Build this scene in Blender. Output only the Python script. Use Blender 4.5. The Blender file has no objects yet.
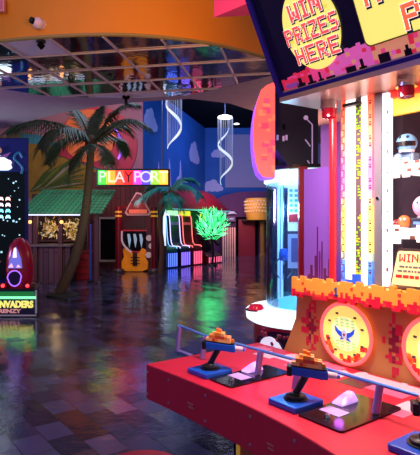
import bpy, math, random
from mathutils import Vector, Matrix
random.seed(7)
PI = math.pi
scene = bpy.context.scene
col = scene.collection

# ------------------------------------------------------------------ camera
EYE = 1.5
cam_d = bpy.data.cameras.new('camera')
cam = bpy.data.objects.new('camera', cam_d)
col.objects.link(cam)
cam.location = (0, 0, EYE)
cam.rotation_euler = (PI / 2, 0, 0)
cam_d.sensor_fit = 'HORIZONTAL'
cam_d.sensor_width = 36
cam_d.lens = 36 * 500 / 420
cam_d.shift_y = -2.5 / 420
cam_d.clip_end = 200
scene.camera = cam

# ------------------------------------------------------------------ world, exposure
w = bpy.data.worlds.new('world')
scene.world = w
w.use_nodes = True
w.node_tree.nodes['Background'].inputs[0].default_value = (0.36, 0.34, 0.48, 1)
w.node_tree.nodes['Background'].inputs[1].default_value = 0.42
vs = scene.view_settings
scene.display_settings.display_device = 'sRGB'
vs.view_transform = 'Standard'
vs.look = 'None'
vs.gamma = 1
vs.exposure = 0
vs.use_curve_mapping = False
scene.cycles.use_denoising = True
scene.cycles.max_bounces = 8
scene.cycles.sample_clamp_indirect = 6


def lin(c):
    c = c / 255
    return c / 12.92 if c <= .04045 else ((c + .055) / 1.055) ** 2.4


def rgb(c):
    return (lin(c[0]), lin(c[1]), lin(c[2]), 1)


# ------------------------------------------------------------------ the room's lights and added fill lights
def area(name, loc, target, size, power, color, size_y=None):
    d = bpy.data.lights.new(name, 'AREA')
    d.energy = power
    d.color = rgb(color)[:3]
    d.size = size
    if size_y:
        d.shape = 'RECTANGLE'
        d.size_y = size_y
    o = bpy.data.objects.new(name, d)
    col.objects.link(o)
    o.location = loc
    o.rotation_euler = (Vector(target) - Vector(loc)).to_track_quat('-Z', 'Y').to_euler()
    return o


def point(name, loc, power, color, r=.15):
    d = bpy.data.lights.new(name, 'POINT')
    d.energy = power
    d.color = rgb(color)[:3]
    d.shadow_soft_size = r
    o = bpy.data.objects.new(name, d)
    col.objects.link(o)
    o.location = loc
    return o


area('hall_violet_lamp', (-3.5, 1.0, 4.2), (-2.0, 5.0, 0), 2.0, 60, (150, 130, 255))
area('bulkhead_warm_fill', (-.4, 3.3, 3.0), (.6, 5.6, 3.8), .6, 34, (255, 160, 80))  # added fill, no fixture: warms the right of the bulkhead
area('bulkhead_amber_fill', (-2.2, 2.4, 3.2), (-1.6, 5.6, 3.9), .8, 20, (255, 215, 90))  # added fill, no fixture: turns the bulkhead's left amber
area('far_hall_blue_lamp', (1.5, 20, 6.2), (.3, 25, 3.0), 2.0, 210, (150, 170, 255))
area('side_wall_blue_lamp', (1.2, 15.5, 6.2), (-1.6, 20, 3.2), 1.5, 130, (130, 160, 255))
area('mural_warm_lamp', (-3.5, 13.8, 6.2), (-4.2, 17.5, 3.6), 1.2, 95, (255, 215, 190))
area('mid_hall_cool_fill', (-1.2, 12.2, 6.4), (-1.2, 12.0, 0), 2.0, 110, (205, 220, 255))  # added fill to lift the middle of the floor, no fixture
area('soffit_pink_fill', (2.0, 9.8, 2.6), (.8, 8.3, 3.5), .6, 34, (255, 170, 140))  # added uplight hidden behind the machine, brightens the soffit's right
area('soffit_violet_fill', (-7.5, 8.0, 2.0), (-3.8, 8.8, 3.5), .9, 150, (210, 160, 235))  # added uplight out of view, brightens the soffit's left
point('coral_green_light', (.05, 18.6, 1.9), 22, (60, 255, 140), .3)
area('facade_red_fill', (-2.35, 14.9, 2.3), (-2.35, 17, 1.4), .4, 9, (255, 100, 120))  # added fill turned towards the plank front, no fixture
point('kiosk_light', (-4.1, 13.6, 1.62), 6, (255, 210, 140), .1)
area('kiosk_front_fill', (-3.9, 11.2, 1.9), (-4.0, 12.9, .9), .3, 9, (255, 200, 195))  # added fill that brightens the kiosk counter
area('palm_front_fill', (-2.0, 8.8, 1.9), (-2.6, 10.6, 2.6), .4, 10, (215, 255, 228))  # added fill that brightens the palm, no fixture
area('awning_pink_fill', (.6, 18.3, 3.2), (.0, 20.1, 2.4), .3, 22, (255, 150, 190))  # added fill that makes the awning's end pink
area('far_door_fill', (1.0, 21.9, 2.6), (1.1, 24.2, 1.0), .5, 45, (255, 195, 190))  # added fill for the picket screen, door and hood
area('kiosk_awning_fill', (-3.7, 11.9, 3.2), (-3.8, 13.4, 2.1), .4, 12, (170, 255, 210))  # added fill that brightens the green awning

# ------------------------------------------------------------------ materials
MATS = {}


def mat(name, c=(128, 128, 128), rough=.5, metal=0, emit=0, ecol=None, spec=.5, coat=0, alpha=None, trans=0):
    if name in MATS:
        return MATS[name]
    m = bpy.data.materials.new(name)
    m.use_nodes = True
    b = m.node_tree.nodes['Principled BSDF']
    b.inputs['Base Color'].default_value = rgb(c)
    b.inputs['Roughness'].default_value = rough
    b.inputs['Metallic'].default_value = metal
    b.inputs['Specular IOR Level'].default_value = spec
    b.inputs['Coat Weight'].default_value = coat
    if emit:
        b.inputs['Emission Color'].default_value = rgb(ecol or c)
        b.inputs['Emission Strength'].default_value = emit
    if trans:
        b.inputs['Transmission Weight'].default_value = trans
    MATS[name] = m
    return m


def nodes_of(m):
    return m.node_tree.nodes, m.node_tree.links, m.node_tree.nodes['Principled BSDF']


def grain(m, scale=20, amount=.25, bump=.0, stretch=(1, 1, 1)):
    """break up a plain colour with soft noise, and give it a little relief"""
    N, Lk, b = nodes_of(m)
    tc = N.new('ShaderNodeTexCoord')
    mp = N.new('ShaderNodeMapping')
    mp.inputs['Scale'].default_value = stretch
    nz = N.new('ShaderNodeTexNoise')
    nz.inputs['Scale'].default_value = scale
    nz.inputs['Detail'].default_value = 5
    Lk.new(tc.outputs['Object'], mp.inputs['Vector'])
    Lk.new(mp.outputs['Vector'], nz.inputs['Vector'])
    base = b.inputs['Base Color'].default_value[:]
    r = N.new('ShaderNodeValToRGB')
    r.color_ramp.elements[0].position = .3
    r.color_ramp.elements[1].position = .7
    r.color_ramp.elements[0].color = tuple(x * (1 - amount) for x in base[:3]) + (1,)
    r.color_ramp.elements[1].color = tuple(min(1, x * (1 + amount)) for x in base[:3]) + (1,)
    Lk.new(nz.outputs['Fac'], r.inputs['Fac'])
    Lk.new(r.outputs['Color'], b.inputs['Base Color'])
    if bump:
        bp = N.new('ShaderNodeBump')
        bp.inputs['Strength'].default_value = bump
        bp.inputs['Distance'].default_value = .02
        Lk.new(nz.outputs['Fac'], bp.inputs['Height'])
        Lk.new(bp.outputs['Normal'], b.inputs['Normal'])
    return m


def glow(name, c=(200, 200, 200), e=1):
    return mat(name, c, .4, emit=e)


def glass_mat(name, tint=(225, 240, 255), gl=.12):
    m = bpy.data.materials.new(name)
    m.use_nodes = True
    N, Lk = m.node_tree.nodes, m.node_tree.links
    N.remove(N['Principled BSDF'])
    t = N.new('ShaderNodeBsdfTransparent')
    t.inputs[0].default_value = rgb(tint)
    g = N.new('ShaderNodeBsdfGlossy')
    g.inputs['Roughness'].default_value = .05
    fr = N.new('ShaderNodeLayerWeight')
    fr.inputs['Blend'].default_value = .25
    mx = N.new('ShaderNodeMixShader')
    ad = N.new('ShaderNodeMath')
    ad.operation = 'MULTIPLY_ADD'
    ad.inputs[1].default_value = .6
    ad.inputs[2].default_value = gl
    Lk.new(fr.outputs['Fresnel'], ad.inputs[0])
    Lk.new(ad.outputs[0], mx.inputs[0])
    Lk.new(t.outputs[0], mx.inputs[1])
    Lk.new(g.outputs[0], mx.inputs[2])
    Lk.new(mx.outputs[0], N['Material Output'].inputs[0])
    return m


def floor_mat():
    m = mat('slate_floor', (40, 38, 62), .2, spec=1.0)
    N, Lk, b = nodes_of(m)
    tc = N.new('ShaderNodeTexCoord')
    mp = N.new('ShaderNodeMapping')
    mp.inputs['Rotation'].default_value = (0, 0, math.radians(52.8))
    Lk.new(tc.outputs['Object'], mp.inputs['Vector'])
    br = N.new('ShaderNodeTexBrick')
    br.inputs['Scale'].default_value = 1
    br.inputs['Brick Width'].default_value = .30
    br.inputs['Row Height'].default_value = .20
    br.inputs['Mortar Size'].default_value = .003
    br.inputs['Bias'].default_value = .05
    br.inputs['Color1'].default_value = rgb((24, 26, 40))
    br.inputs['Color2'].default_value = rgb((98, 97, 136))
    br.inputs['Mortar'].default_value = rgb((14, 14, 24))
    Lk.new(mp.outputs['Vector'], br.inputs['Vector'])
    nz = N.new('ShaderNodeTexNoise')
    nz.inputs['Scale'].default_value = 3
    nz.inputs['Detail'].default_value = 6
    Lk.new(tc.outputs['Object'], nz.inputs['Vector'])
    mix = N.new('ShaderNodeMix')
    mix.data_type = 'RGBA'
    mix.blend_type = 'MULTIPLY'
    mix.inputs['Factor'].default_value = .5
    Lk.new(br.outputs['Color'], mix.inputs[6])
    Lk.new(nz.outputs['Color'], mix.inputs[7])
    Lk.new(mix.outputs[2], b.inputs['Base Color'])
    b.inputs['IOR'].default_value = 1.6
    # slate clefts
    nb = N.new('ShaderNodeTexNoise')
    nb.inputs['Scale'].default_value = 13
    nb.inputs['Detail'].default_value = 7
    nb.inputs['Roughness'].default_value = .6
    Lk.new(tc.outputs['Object'], nb.inputs['Vector'])
    ml = N.new('ShaderNodeMath')
    ml.operation = 'MULTIPLY_ADD'
    Lk.new(br.outputs['Fac'], ml.inputs[0])
    ml.inputs[1].default_value = -.35
    Lk.new(nb.outputs['Fac'], ml.inputs[2])
    bp = N.new('ShaderNodeBump')
    bp.inputs['Strength'].default_value = .5
    bp.inputs['Distance'].default_value = .0058
    Lk.new(ml.outputs[0], bp.inputs['Height'])
    # every slate lies a hair out of level
    b2 = N.new('ShaderNodeTexBrick')
    for k in ('Scale', 'Brick Width', 'Row Height', 'Mortar Size'):
        b2.inputs[k].default_value = br.inputs[k].default_value
    b2.inputs['Mortar Size'].default_value = 0
    b2.inputs['Color1'].default_value = (0, 0, 0, 1)
    b2.inputs['Color2'].default_value = (1, 1, 1, 1)
    Lk.new(mp.outputs['Vector'], b2.inputs['Vector'])
    wn = N.new('ShaderNodeTexWhiteNoise')
    Lk.new(b2.outputs['Color'], wn.inputs['Vector'])
    v1 = N.new('ShaderNodeVectorMath')
    v1.operation = 'MULTIPLY_ADD'
    v1.inputs[1].default_value = (.035, .035, 0)
    v1.inputs[2].default_value = (-.0175, -.0175, 0)
    Lk.new(wn.outputs['Color'], v1.inputs[0])
    ge = N.new('ShaderNodeNewGeometry')
    v2 = N.new('ShaderNodeVectorMath')
    Lk.new(v1.outputs[0], v2.inputs[0])
    Lk.new(ge.outputs['Normal'], v2.inputs[1])
    v3 = N.new('ShaderNodeVectorMath')
    v3.operation = 'NORMALIZE'
    Lk.new(v2.outputs[0], v3.inputs[0])
    Lk.new(v3.outputs[0], bp.inputs['Normal'])
    Lk.new(bp.outputs['Normal'], b.inputs['Normal'])
    rr = N.new('ShaderNodeMapRange')
    rr.inputs['To Min'].default_value = .02
    rr.inputs['To Max'].default_value = .10
    Lk.new(nz.outputs['Fac'], rr.inputs['Value'])
    Lk.new(rr.outputs[0], b.inputs['Roughness'])
    return m


def mirror_mat():
    m = mat('mirror_tile', (205, 205, 222), .05, .98)
    N, Lk, b = nodes_of(m)
    tc = N.new('ShaderNodeTexCoord')
    nz = N.new('ShaderNodeTexNoise')
    nz.inputs['Scale'].default_value = 5
    nz.inputs['Detail'].default_value = 2
    Lk.new(tc.outputs['Object'], nz.inputs['Vector'])
    bp = N.new('ShaderNodeBump')
    bp.inputs['Strength'].default_value = .06
    bp.inputs['Distance'].default_value = .03
    Lk.new(nz.outputs['Fac'], bp.inputs['Height'])
    Lk.new(bp.outputs['Normal'], b.inputs['Normal'])
    return m


def planks(name, c1, c2, width=.15, rough=.6):
    m = mat(name, c1, rough)
    N, Lk, b = nodes_of(m)
    tc = N.new('ShaderNodeTexCoord')
    mp = N.new('ShaderNodeMapping')
    mp.inputs['Rotation'].default_value = (PI / 2, 0, PI / 2)
    Lk.new(tc.outputs['Object'], mp.inputs['Vector'])
    sx = N.new('ShaderNodeSeparateXYZ')
    Lk.new(tc.outputs['Object'], sx.inputs[0])
    cx = N.new('ShaderNodeCombineXYZ')
    Lk.new(sx.outputs['Z'], cx.inputs['X'])
    Lk.new(sx.outputs['X'], cx.inputs['Y'])
    br = N.new('ShaderNodeTexBrick')
    br.inputs['Scale'].default_value = 1
    br.inputs['Brick Width'].default_value = 1.6
    br.inputs['Row Height'].default_value = width
    br.inputs['Mortar Size'].default_value = .012
    br.inputs['Color1'].default_value = rgb(c1)
    br.inputs['Color2'].default_value = rgb(c2)
    br.inputs['Mortar'].default_value = rgb(tuple(x * .35 for x in c1))
    Lk.new(cx.outputs[0], br.inputs['Vector'])
    Lk.new(br.outputs['Color'], b.inputs['Base Color'])
    return m


black = mat('black_plastic', (14, 13, 18), .4)
matte_black = mat('matte_black', (8, 8, 10), .9, spec=.1)
chrome = mat('chrome', (210, 210, 215), .12, 1)
steel = mat('brushed_steel', (150, 150, 158), .35, 1)
white_light = glow('white_light', (255, 250, 255), 3.2)
white_paint = mat('white_paint', (225, 222, 230), .5)


# ------------------------------------------------------------------ mesh building
class MB:
    def __init__(self):
        self.v, self.f, self.m = [], [], []

    def add(self, vs_, fs_, m=0):
        n = len(self.v)
        self.v += [tuple(p) for p in vs_]
        self.f += [tuple(i + n for i in f) for f in fs_]
        self.m += [m] * len(fs_)
        return self

    def box(self, c, s, m=0, rz=0, ry=0):
        R = Matrix.Rotation(rz, 3, 'Z') @ Matrix.Rotation(ry, 3, 'Y')
        c = Vector(c)
        p = [c + R @ Vector((x * s[0] / 2, y * s[1] / 2, z * s[2] / 2)) for x in (-1, 1) for y in (-1, 1) for z in (-1, 1)]
        return self.add(p, [(0, 1, 3, 2), (4, 6, 7, 5), (0, 4, 5, 1), (2, 3, 7, 6), (0, 2, 6, 4), (1, 5, 7, 3)], m)

    def slab(self, poly, fr, o0, o1, m=0, mside=None):
        """polygon (a, b) in the plane fr, from offset o0 out to o1"""
        n = len(poly)
        p = [fr(a, b, o0) for a, b in poly] + [fr(a, b, o1) for a, b in poly]
        self.add(p, [tuple(range(n, 2 * n)), tuple(range(n - 1, -1, -1))], m)
        k = len(self.v) - 2 * n
        for i in range(n):
            j = (i + 1) % n
            self.f.append((k + i, k + j, k + n + j, k + n + i))
            self.m.append(m if mside is None else mside)
        return self

    def rect(self, a0, a1, b0, b1, fr, o0, o1, m=0):
        return self.slab([(a0, b0), (a1, b0), (a1, b1), (a0, b1)], fr, o0, o1, m)

    def tube(self, path, r, n=8, m=0, closed=False, flat=1.0):
        path = [Vector(p) for p in path]
        N = len(path)
        rr = r if isinstance(r, (list, tuple)) else [r] * N
        ref = None
        vs_ = []
        for i, p in enumerate(path):
            if closed:
                t = path[(i + 1) % N] - path[i - 1]
            else:
                t = path[min(i + 1, N - 1)] - path[max(i - 1, 0)]
            t = t.normalized() if t.length > 1e-9 else Vector((0, 0, 1))
            if ref is None:
                ref = Vector((0, 0, 1)) if abs(t.z) < .9 else Vector((1, 0, 0))
            a = (ref - t * ref.dot(t)).normalized()
            ref = a
            b = t.cross(a)
            for k in range(n):
                th = 2 * PI * k / n
                vs_.append(p + rr[i] * (math.cos(th) * a + flat * math.sin(th) * b))
        fs_ = []
        for i in range(N if closed else N - 1):
            j = (i + 1) % N
            for k in range(n):
                l = (k + 1) % n
                fs_.append((i * n + k, i * n + l, j * n + l, j * n + k))
        if not closed:
            fs_.append(tuple(range(n - 1, -1, -1)))
            fs_.append(tuple((N - 1) * n + k for k in range(n)))
        return self.add(vs_, fs_, m)

    def cyl(self, p0, p1, r0, r1=None, n=20, m=0):
        return self.tube([p0, p1], [r0, r0 if r1 is None else r1], n, m)

    def lathe(self, prof, c=(0, 0, 0), n=32, m=0, a0=0, a1=2 * PI):
        """profile of (radius, z) turned about the vertical through c"""
        full = abs(a1 - a0 - 2 * PI) < 1e-6
        k = n if full else n + 1
        vs_ = []
        for r, z in prof:
            for i in range(k):
                th = a0 + (a1 - a0) * i / n
                vs_.append((c[0] + r * math.cos(th), c[1] + r * math.sin(th), c[2] + z))
        fs_ = []
        for j in range(len(prof) - 1):
            for i in range(n):
                i2 = (i + 1) % k
                fs_.append((j * k + i, j * k + i2, (j + 1) * k + i2, (j + 1) * k + i))
        return self.add(vs_, fs_, m)

    def ball(self, c, r, m=0, n=20, h=12):
        r = (r, r, r) if isinstance(r, (int, float)) else r
        vs_, fs_ = [], []
        for j in range(h + 1):
            ph = PI * j / h
            for i in range(n):
                th = 2 * PI * i / n
                vs_.append((c[0] + r[0] * math.sin(ph) * math.cos(th), c[1] + r[1] * math.sin(ph) * math.sin(th), c[2] + r[2] * math.cos(ph)))
        for j in range(h):
            for i in range(n):
                fs_.append((j * n + i, (j + 1) * n + i, (j + 1) * n + (i + 1) % n, j * n + (i + 1) % n))
        return self.add(vs_, fs_, m)

    def build(self, name, mats, parent=None, T=None, smooth=False, bevel=0, loc=None):
        me = bpy.data.meshes.new(name)
        vv = [T(*p) for p in self.v] if T else self.v
        if loc is not None:
            vv = [(p[0] - loc[0], p[1] - loc[1], p[2] - loc[2]) for p in vv]
        me.from_pydata([tuple(p) for p in vv], [], self.f)
        mats = mats if isinstance(mats, (list, tuple)) else [mats]
        for x in mats:
            me.materials.append(x)
        for p, k in zip(me.polygons, self.m):
            p.material_index = min(k, len(mats) - 1)
            p.use_smooth = smooth
        me.validate()
        import bmesh
        bm = bmesh.new()
        bm.from_mesh(me)
        bmesh.ops.remove_doubles(bm, verts=bm.verts, dist=1e-6)
        bmesh.ops.recalc_face_normals(bm, faces=bm.faces)
        bm.to_mesh(me)
        bm.free()
        if smooth:
            me.set_sharp_from_angle(angle=math.radians(40))
        o = bpy.data.objects.new(name, me)
        col.objects.link(o)
        if loc is not None:
            o.location = loc
        if parent:
            o.parent = parent
        if bevel:
            bv = o.modifiers.new('bevel', 'BEVEL')
            bv.width = bevel
            bv.segments = 2
            bv.limit_method = 'ANGLE'
        return o


def tag(o, label=None, cat=None, group=None, kind=None):
    if label:
        o['label'] = label
    if cat:
        o['category'] = cat
    if group:
        o['group'] = group
    if kind:
        o['kind'] = kind
    return o


def thing(name, label, cat, loc=(0, 0, 0), rz=0, group=None):
    o = bpy.data.objects.new(name, None)
    col.objects.link(o)
    o.empty_display_size = .1
    o.location = loc
    o.rotation_euler = (0, 0, rz)
    return tag(o, label, cat, group)


def struct(o):
    o['kind'] = 'structure'
    return o


def copy_tree(o, parent=None):
    c = o.copy()
    col.objects.link(c)
    if parent:
        c.parent = parent
    for ch in [x for x in bpy.data.objects if x.parent == o]:
        copy_tree(ch, c)
    return c


def at(px, py, d):
    """the place in the hall seen at this picture point, d metres ahead"""
    return Vector(((px - 210) / 500 * d, d, EYE + (225 - py) / 500 * d))


def wall_frame(d):
    return lambda a, b, o: (a, d - o, b)


def flat_frame(z):
    return lambda a, b, o: (a, b, z + o)


def front(q0):
    return lambda a, b, o: (a, q0 - o, b)


def circle(cx, cy, r, n=32, ry=None):
    return [(cx + r * math.cos(2 * PI * i / n), cy + (ry or r) * math.sin(2 * PI * i / n)) for i in range(n)]


def rrect(a0, a1, b0, b1, r, n=5):
    out = []
    for cx, cy, t0 in ((a1 - r, b1 - r, 0), (a0 + r, b1 - r, 90), (a0 + r, b0 + r, 180), (a1 - r, b0 + r, 270)):
        for i in range(n + 1):
            t = math.radians(t0 + 90 * i / n)
            out.append((cx + r * math.cos(t), cy + r * math.sin(t)))
    return out


GLYPH = {
    'A': ['.###.', '#...#', '#...#', '#####', '#...#', '#...#', '#...#'],
    'E': ['#####', '#....', '#....', '####.', '#....', '#....', '#####'],
    'H': ['#...#', '#...#', '#...#', '#####', '#...#', '#...#', '#...#'],
    'I': ['###', '.#.', '.#.', '.#.', '.#.', '.#.', '###'],
    'N': ['#...#', '##..#', '#.#.#', '#.#.#', '#..##', '#...#', '#...#'],
    'P': ['####.', '#...#', '#...#', '####.', '#....', '#....', '#....'],
    'R': ['####.', '#...#', '#...#', '####.', '#.#..', '#..#.', '#...#'],
    'S': ['.####', '#....', '#....', '.###.', '....#', '....#', '####.'],
    'W': ['#...#', '#...#', '#...#', '#.#.#', '#.#.#', '##.##', '#...#'],
    'Z': ['#####', '....#', '...#.', '..#..', '.#...', '#....', '#####'],
    'V': ['#...#', '#...#', '#...#', '#...#', '#...#', '.#.#.', '..#..'],
    'D': ['####.', '#...#', '#...#', '#...#', '#...#', '#...#', '####.'],
    'F': ['#####', '#....', '#....', '####.', '#....', '#....', '#....'],
    'Y': ['#...#', '#...#', '.#.#.', '..#..', '..#..', '..#..', '..#..'],
    '1': ['.#.', '##.', '.#.', '.#.', '.#.', '.#.', '###'],
    'C': ['.###.', '#...#', '#....', '#....', '#....', '#...#', '.###.'],
}


def pixel_text(mb, text, a, b, cw, ch, fr, o0, o1, m=0, grow=0, da=0, db=0, gap=1.6):
    """blocky letters from (a, b) rightwards; b is the baseline"""
    for c in text:
        if c == ' ':
            a += cw * 3
            continue
        g = GLYPH[c]
        for r, row in enumerate(g):
            x = 0
            while x < len(row):
                if row[x] == '#':
                    x1 = x
                    while x1 < len(row) and row[x1] == '#':
                        x1 += 1
                    mb.rect(a + x * cw - grow + da, a + x1 * cw + grow + da, b + (6 - r) * ch - grow + db, b + (7 - r) * ch + grow + db, fr, o0, o1, m)
                    x = x1
                x += 1
        a += (len(g[0]) + gap) * cw
    return a


def text_width(text, cw, gap=1.6):
    return sum(3 * cw if c == ' ' else (len(GLYPH[c][0]) + gap) * cw for c in text) - gap * cw


def font_mesh(name, text, size, fr, a, b, o, mats, parent, T=None, extrude=.01, bold=0, sx=1.0):
    """a word in the built-in typeface, standing in the plane fr"""
    cu = bpy.data.curves.new(name, 'FONT')
    cu.body = text
    cu.size = size
    cu.extrude = extrude
    cu.offset = bold
    cu.align_x = 'CENTER'
    cu.align_y = 'CENTER'
    tmp = bpy.data.objects.new('tmp', cu)
    col.objects.link(tmp)
    dg = bpy.context.evaluated_depsgraph_get()
    me = bpy.data.meshes.new_from_object(tmp.evaluated_get(dg))
    mb = MB()
    mb.add([fr(a + v.co.x * sx, b + v.co.y, o + v.co.z + extrude) for v in me.vertices], [tuple(p.vertices) for p in me.polygons])
    bpy.data.objects.remove(tmp)
    return mb.build(name, mats, parent, T)


def smooth_path(pts, n=6):
    """Catmull-Rom through the points"""
    P = [Vector(p) for p in pts]
    P = [2 * P[0] - P[1]] + P + [2 * P[-1] - P[-2]]
    out = []
    for i in range(1, len(P) - 2):
        for k in range(n):
            t = k / n
            out.append(.5 * ((2 * P[i]) + (P[i + 1] - P[i - 1]) * t + (2 * P[i - 1] - 5 * P[i] + 4 * P[i + 1] - P[i + 2]) * t * t + (3 * P[i] - P[i - 1] - 3 * P[i + 1] + P[i + 2]) * t ** 3))
    out.append(P[-2])
    return out


# ================================================================== THE SETTING
mb = MB().box((1, 14.5, -.05), (26, 35, .1))
struct(mb.build('floor', floor_mat()))

CZ = 3.5     # lower ceiling


def onceil(px, py, z=CZ):
    d = 500 * (z - EYE) / (225 - py)
    return ((px - 210) / 500 * d, d)


near_px = [(-110, 63), (-60, 51), (0, 42), (50, 37.5), (100, 35.3), (150, 37), (200, 42.5), (235, 49.5), (270, 59.5), (300, 68)]
far_px = [(300, 68), (275, 74), (230, 86), (190, 94.5), (140, 97.5), (90, 97), (40, 94.5), (0, 88), (-60, 77), (-110, 63)]
near = [onceil(*p) for p in near_px]
lens = near + [onceil(*p) for p in far_px[1:-1]]

paint = grain(mat('soffit_paint', (176, 158, 176), .7), 6, .06)
edge_px = [(330, 150), (300, 132), (258, 112.5), (230, 103.5), (190, 98.8), (150, 101), (130, 102.8), (95, 107), (60, 113), (30, 121), (0, 130), (-40, 141)]
lo, hi = onceil(-200, 85), onceil(420, 98)
poly = [lo] + near + [hi] + [onceil(*p) for p in edge_px]
struct(MB().slab(poly, flat_frame(CZ), 0, .12).build('ceiling', paint))

# mirror tiles in a metal grid
R1, R2 = Vector((.181, .983)), Vector((.983, -.181))


def to_ab(p):
    return (p[0] * R2.x + p[1] * R2.y, p[0] * R1.x + p[1] * R1.y)


def from_ab(a, b):
    v = R2 * a + R1 * b
    return v.x, v.y


lens_ab = [to_ab(p) for p in lens]
if sum(lens_ab[i][0] * lens_ab[(i + 1) % len(lens_ab)][1] - lens_ab[(i + 1) % len(lens_ab)][0] * lens_ab[i][1] for i in range(len(lens_ab))) < 0:
    lens_ab.reverse()


def clip(poly):
    for i in range(len(lens_ab)):
        p, q = Vector(lens_ab[i]), Vector(lens_ab[(i + 1) % len(lens_ab)])
        e = q - p
        side = lambda x: e.x * (x[1] - p.y) - e.y * (x[0] - p.x)
        out = []
        for k in range(len(poly)):
            a, b = poly[k], poly[(k + 1) % len(poly)]
            sa, sb = side(a), side(b)
            if sa >= 0:
                out.append(a)
            if sa * sb < 0:
                t = sa / (sa - sb)
                out.append((a[0] + (b[0] - a[0]) * t, a[1] + (b[1] - a[1]) * t))
        poly = out
        if len(poly) < 3:
            return None
    return poly


S = .585
A0, B0 = -2.65, 5.43
ab_frame = lambda a, b, o: (*from_ab(a, b), CZ - .012 - o)
tiles, bars = MB(), MB()
for i in range(-8, 12):
    for j in range(-3, 8):
        pc = clip([(A0 + i * S, B0 + j * S), (A0 + (i + 1) * S, B0 + j * S), (A0 + (i + 1) * S, B0 + (j + 1) * S), (A0 + i * S, B0 + (j + 1) * S)])
        if pc:
            ta, tb = random.uniform(-.006, .006), random.uniform(-.006, .006)
            cx, cy = A0 + (i + .5) * S, B0 + (j + .5) * S
            m = 1 if (i, j) in ((-1, -1), (0, 3), (-1, 3)) else 0
            fr = lambda a, b, o: (*from_ab(a, b), CZ - .006 - o + (a - cx) * ta + (b - cy) * tb)
            tiles.slab(pc, fr, 0, .004, m)
for i in range(-8, 13):
    a = A0 + i * S
    pc = clip([(a - .009, -3), (a + .009, -3), (a + .009, 14), (a - .009, 14)])
    if pc:
        bars.slab(pc, ab_frame, 0, .012)
for j in range(-3, 9):
    b = B0 + j * S
    pc = clip([(-9, b - .009), (9, b - .009), (9, b + .009), (-9, b + .009)])
    if pc:
        bars.slab(pc, ab_frame, 0, .0125)
struct(tiles.build('ceiling_mirror_tiles', [mirror_mat(), grain(mat('plain_tile', (232, 232, 248), .7), 40, .05)]))
struct(bars.build('trim_1', mat('grid_bar', (206, 198, 216), .5)))

# the curved orange bulkhead in front of the lower ceiling
curve = smooth_path([(p[0], p[1], 0) for p in [lo] + near + [hi]], 5)
mb = MB()
n = len(curve)
pts = []
for z in (CZ, CZ + 1.4):
    for p in curve:
        pts.append((p.x, p.y - .005, z))
for z in (CZ, CZ + 1.4):
    for p in curve:
        pts.append((p.x, p.y + .11, z))
fs = []
for i in range(n - 1):
    fs += [(i, i + 1, n + i + 1, n + i), (2 * n + i, 3 * n + i, 3 * n + i + 1, 2 * n + i + 1), (i, 2 * n + i, 2 * n + i + 1, i + 1), (n + i, n + i + 1, 3 * n + i + 1, 3 * n + i)]
mb.add(pts, fs)
struct(mb.build('wall_bulkhead', grain(mat('orange_wall_paint', (226, 146, 24), .6), 3, .04), smooth=True))
lip = MB().tube([(p.x, p.y - .012, CZ + .004) for p in curve], .02, 6)
struct(lip.build('trim_2', mat('olive_lip', (150, 140, 80), .5)))
mb = MB().slab([(.037, 4.6), (.82, 3.79), (2.3, 4.28)], flat_frame(3.41), 0, 1.2)
struct(mb.build('wall_pink_bulkhead', mat('pink_paint', (196, 60, 140), .6)))

# hall walls
CH = 6.55
mural = wall_frame(17.5)
M_PINK, M_OCHRE = grain(mat('pink_wall', (170, 118, 138), .8), 3, .06), grain(mat('ochre_mural', (150, 116, 44), .8), 4, .15)
M_TEAL, M_LEAF = mat('teal_mural', (60, 140, 160), .8), mat('leaf_mural', (64, 84, 30), .8)
M_LEAF2, M_WHITEM = mat('pale_leaf_mural', (150, 140, 120), .8), mat('cream_mural', (200, 180, 150), .8)


def mur(px, py):
    p = at(px, py, 17.5)
    return (p.x, p.z)


mb = MB().rect(-10, -2.35, 0, CH, mural, -.2, 0, 0)
mb.slab([mur(-40, 145), mur(28, 132), mur(55, 140), mur(85, 155), mur(110, 172), mur(120, 195), mur(-40, 200)], mural, 0, .01, 1)
mb.slab([mur(20, 133), mur(40, 135), mur(88, 156), mur(136, 174), mur(136, 182), mur(110, 175), mur(85, 165), mur(55, 147), mur(20, 142)], mural, .01, .02, 2)
for k in range(22):
    an = math.radians(6 + k * 2.1)
    ln = 52 + 9 * math.sin(k * 2.3)
    x0, y0 = 30 + 6 * (k % 3), 192 - (k % 3)
    x1, y1 = x0 + ln * math.cos(an), y0 - ln * math.sin(an) * .9
    mx, my = (x0 + x1) / 2, (y0 + y1) / 2 - 2
    mb.slab([mur(x0, y0), mur(mx + .6, my + 1.5), mur(x1, y1), mur(mx - .6, my - 1.5)], mural, .02 + k * .001, .022 + k * .001, (3, 3, 4, 3, 5)[k % 5])
struct(mb.build('wall_left', [M_PINK, M_OCHRE, M_TEAL, M_LEAF, M_LEAF2, mat('mid_leaf_mural', (100, 112, 40), .8)]))

disc = thing('wall_disc', 'big round red and orange disc with a violet neon arc high on pink wall', 'wall decoration', at(97, 147, 17.45))
fr = lambda a, b, o: (a, .05 - o, b)


def cut_disc(cx, cz, r, lift=0):
    """a round disc whose foot is cut off along the teal band"""
    out = []
    for i in range(64):
        t = 2 * PI * i / 64
        x, z = cx + r * math.cos(t), cz + r * math.sin(t)
        out.append((x, max(z, -.33 * x - .72 + lift)))
    return out


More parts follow.
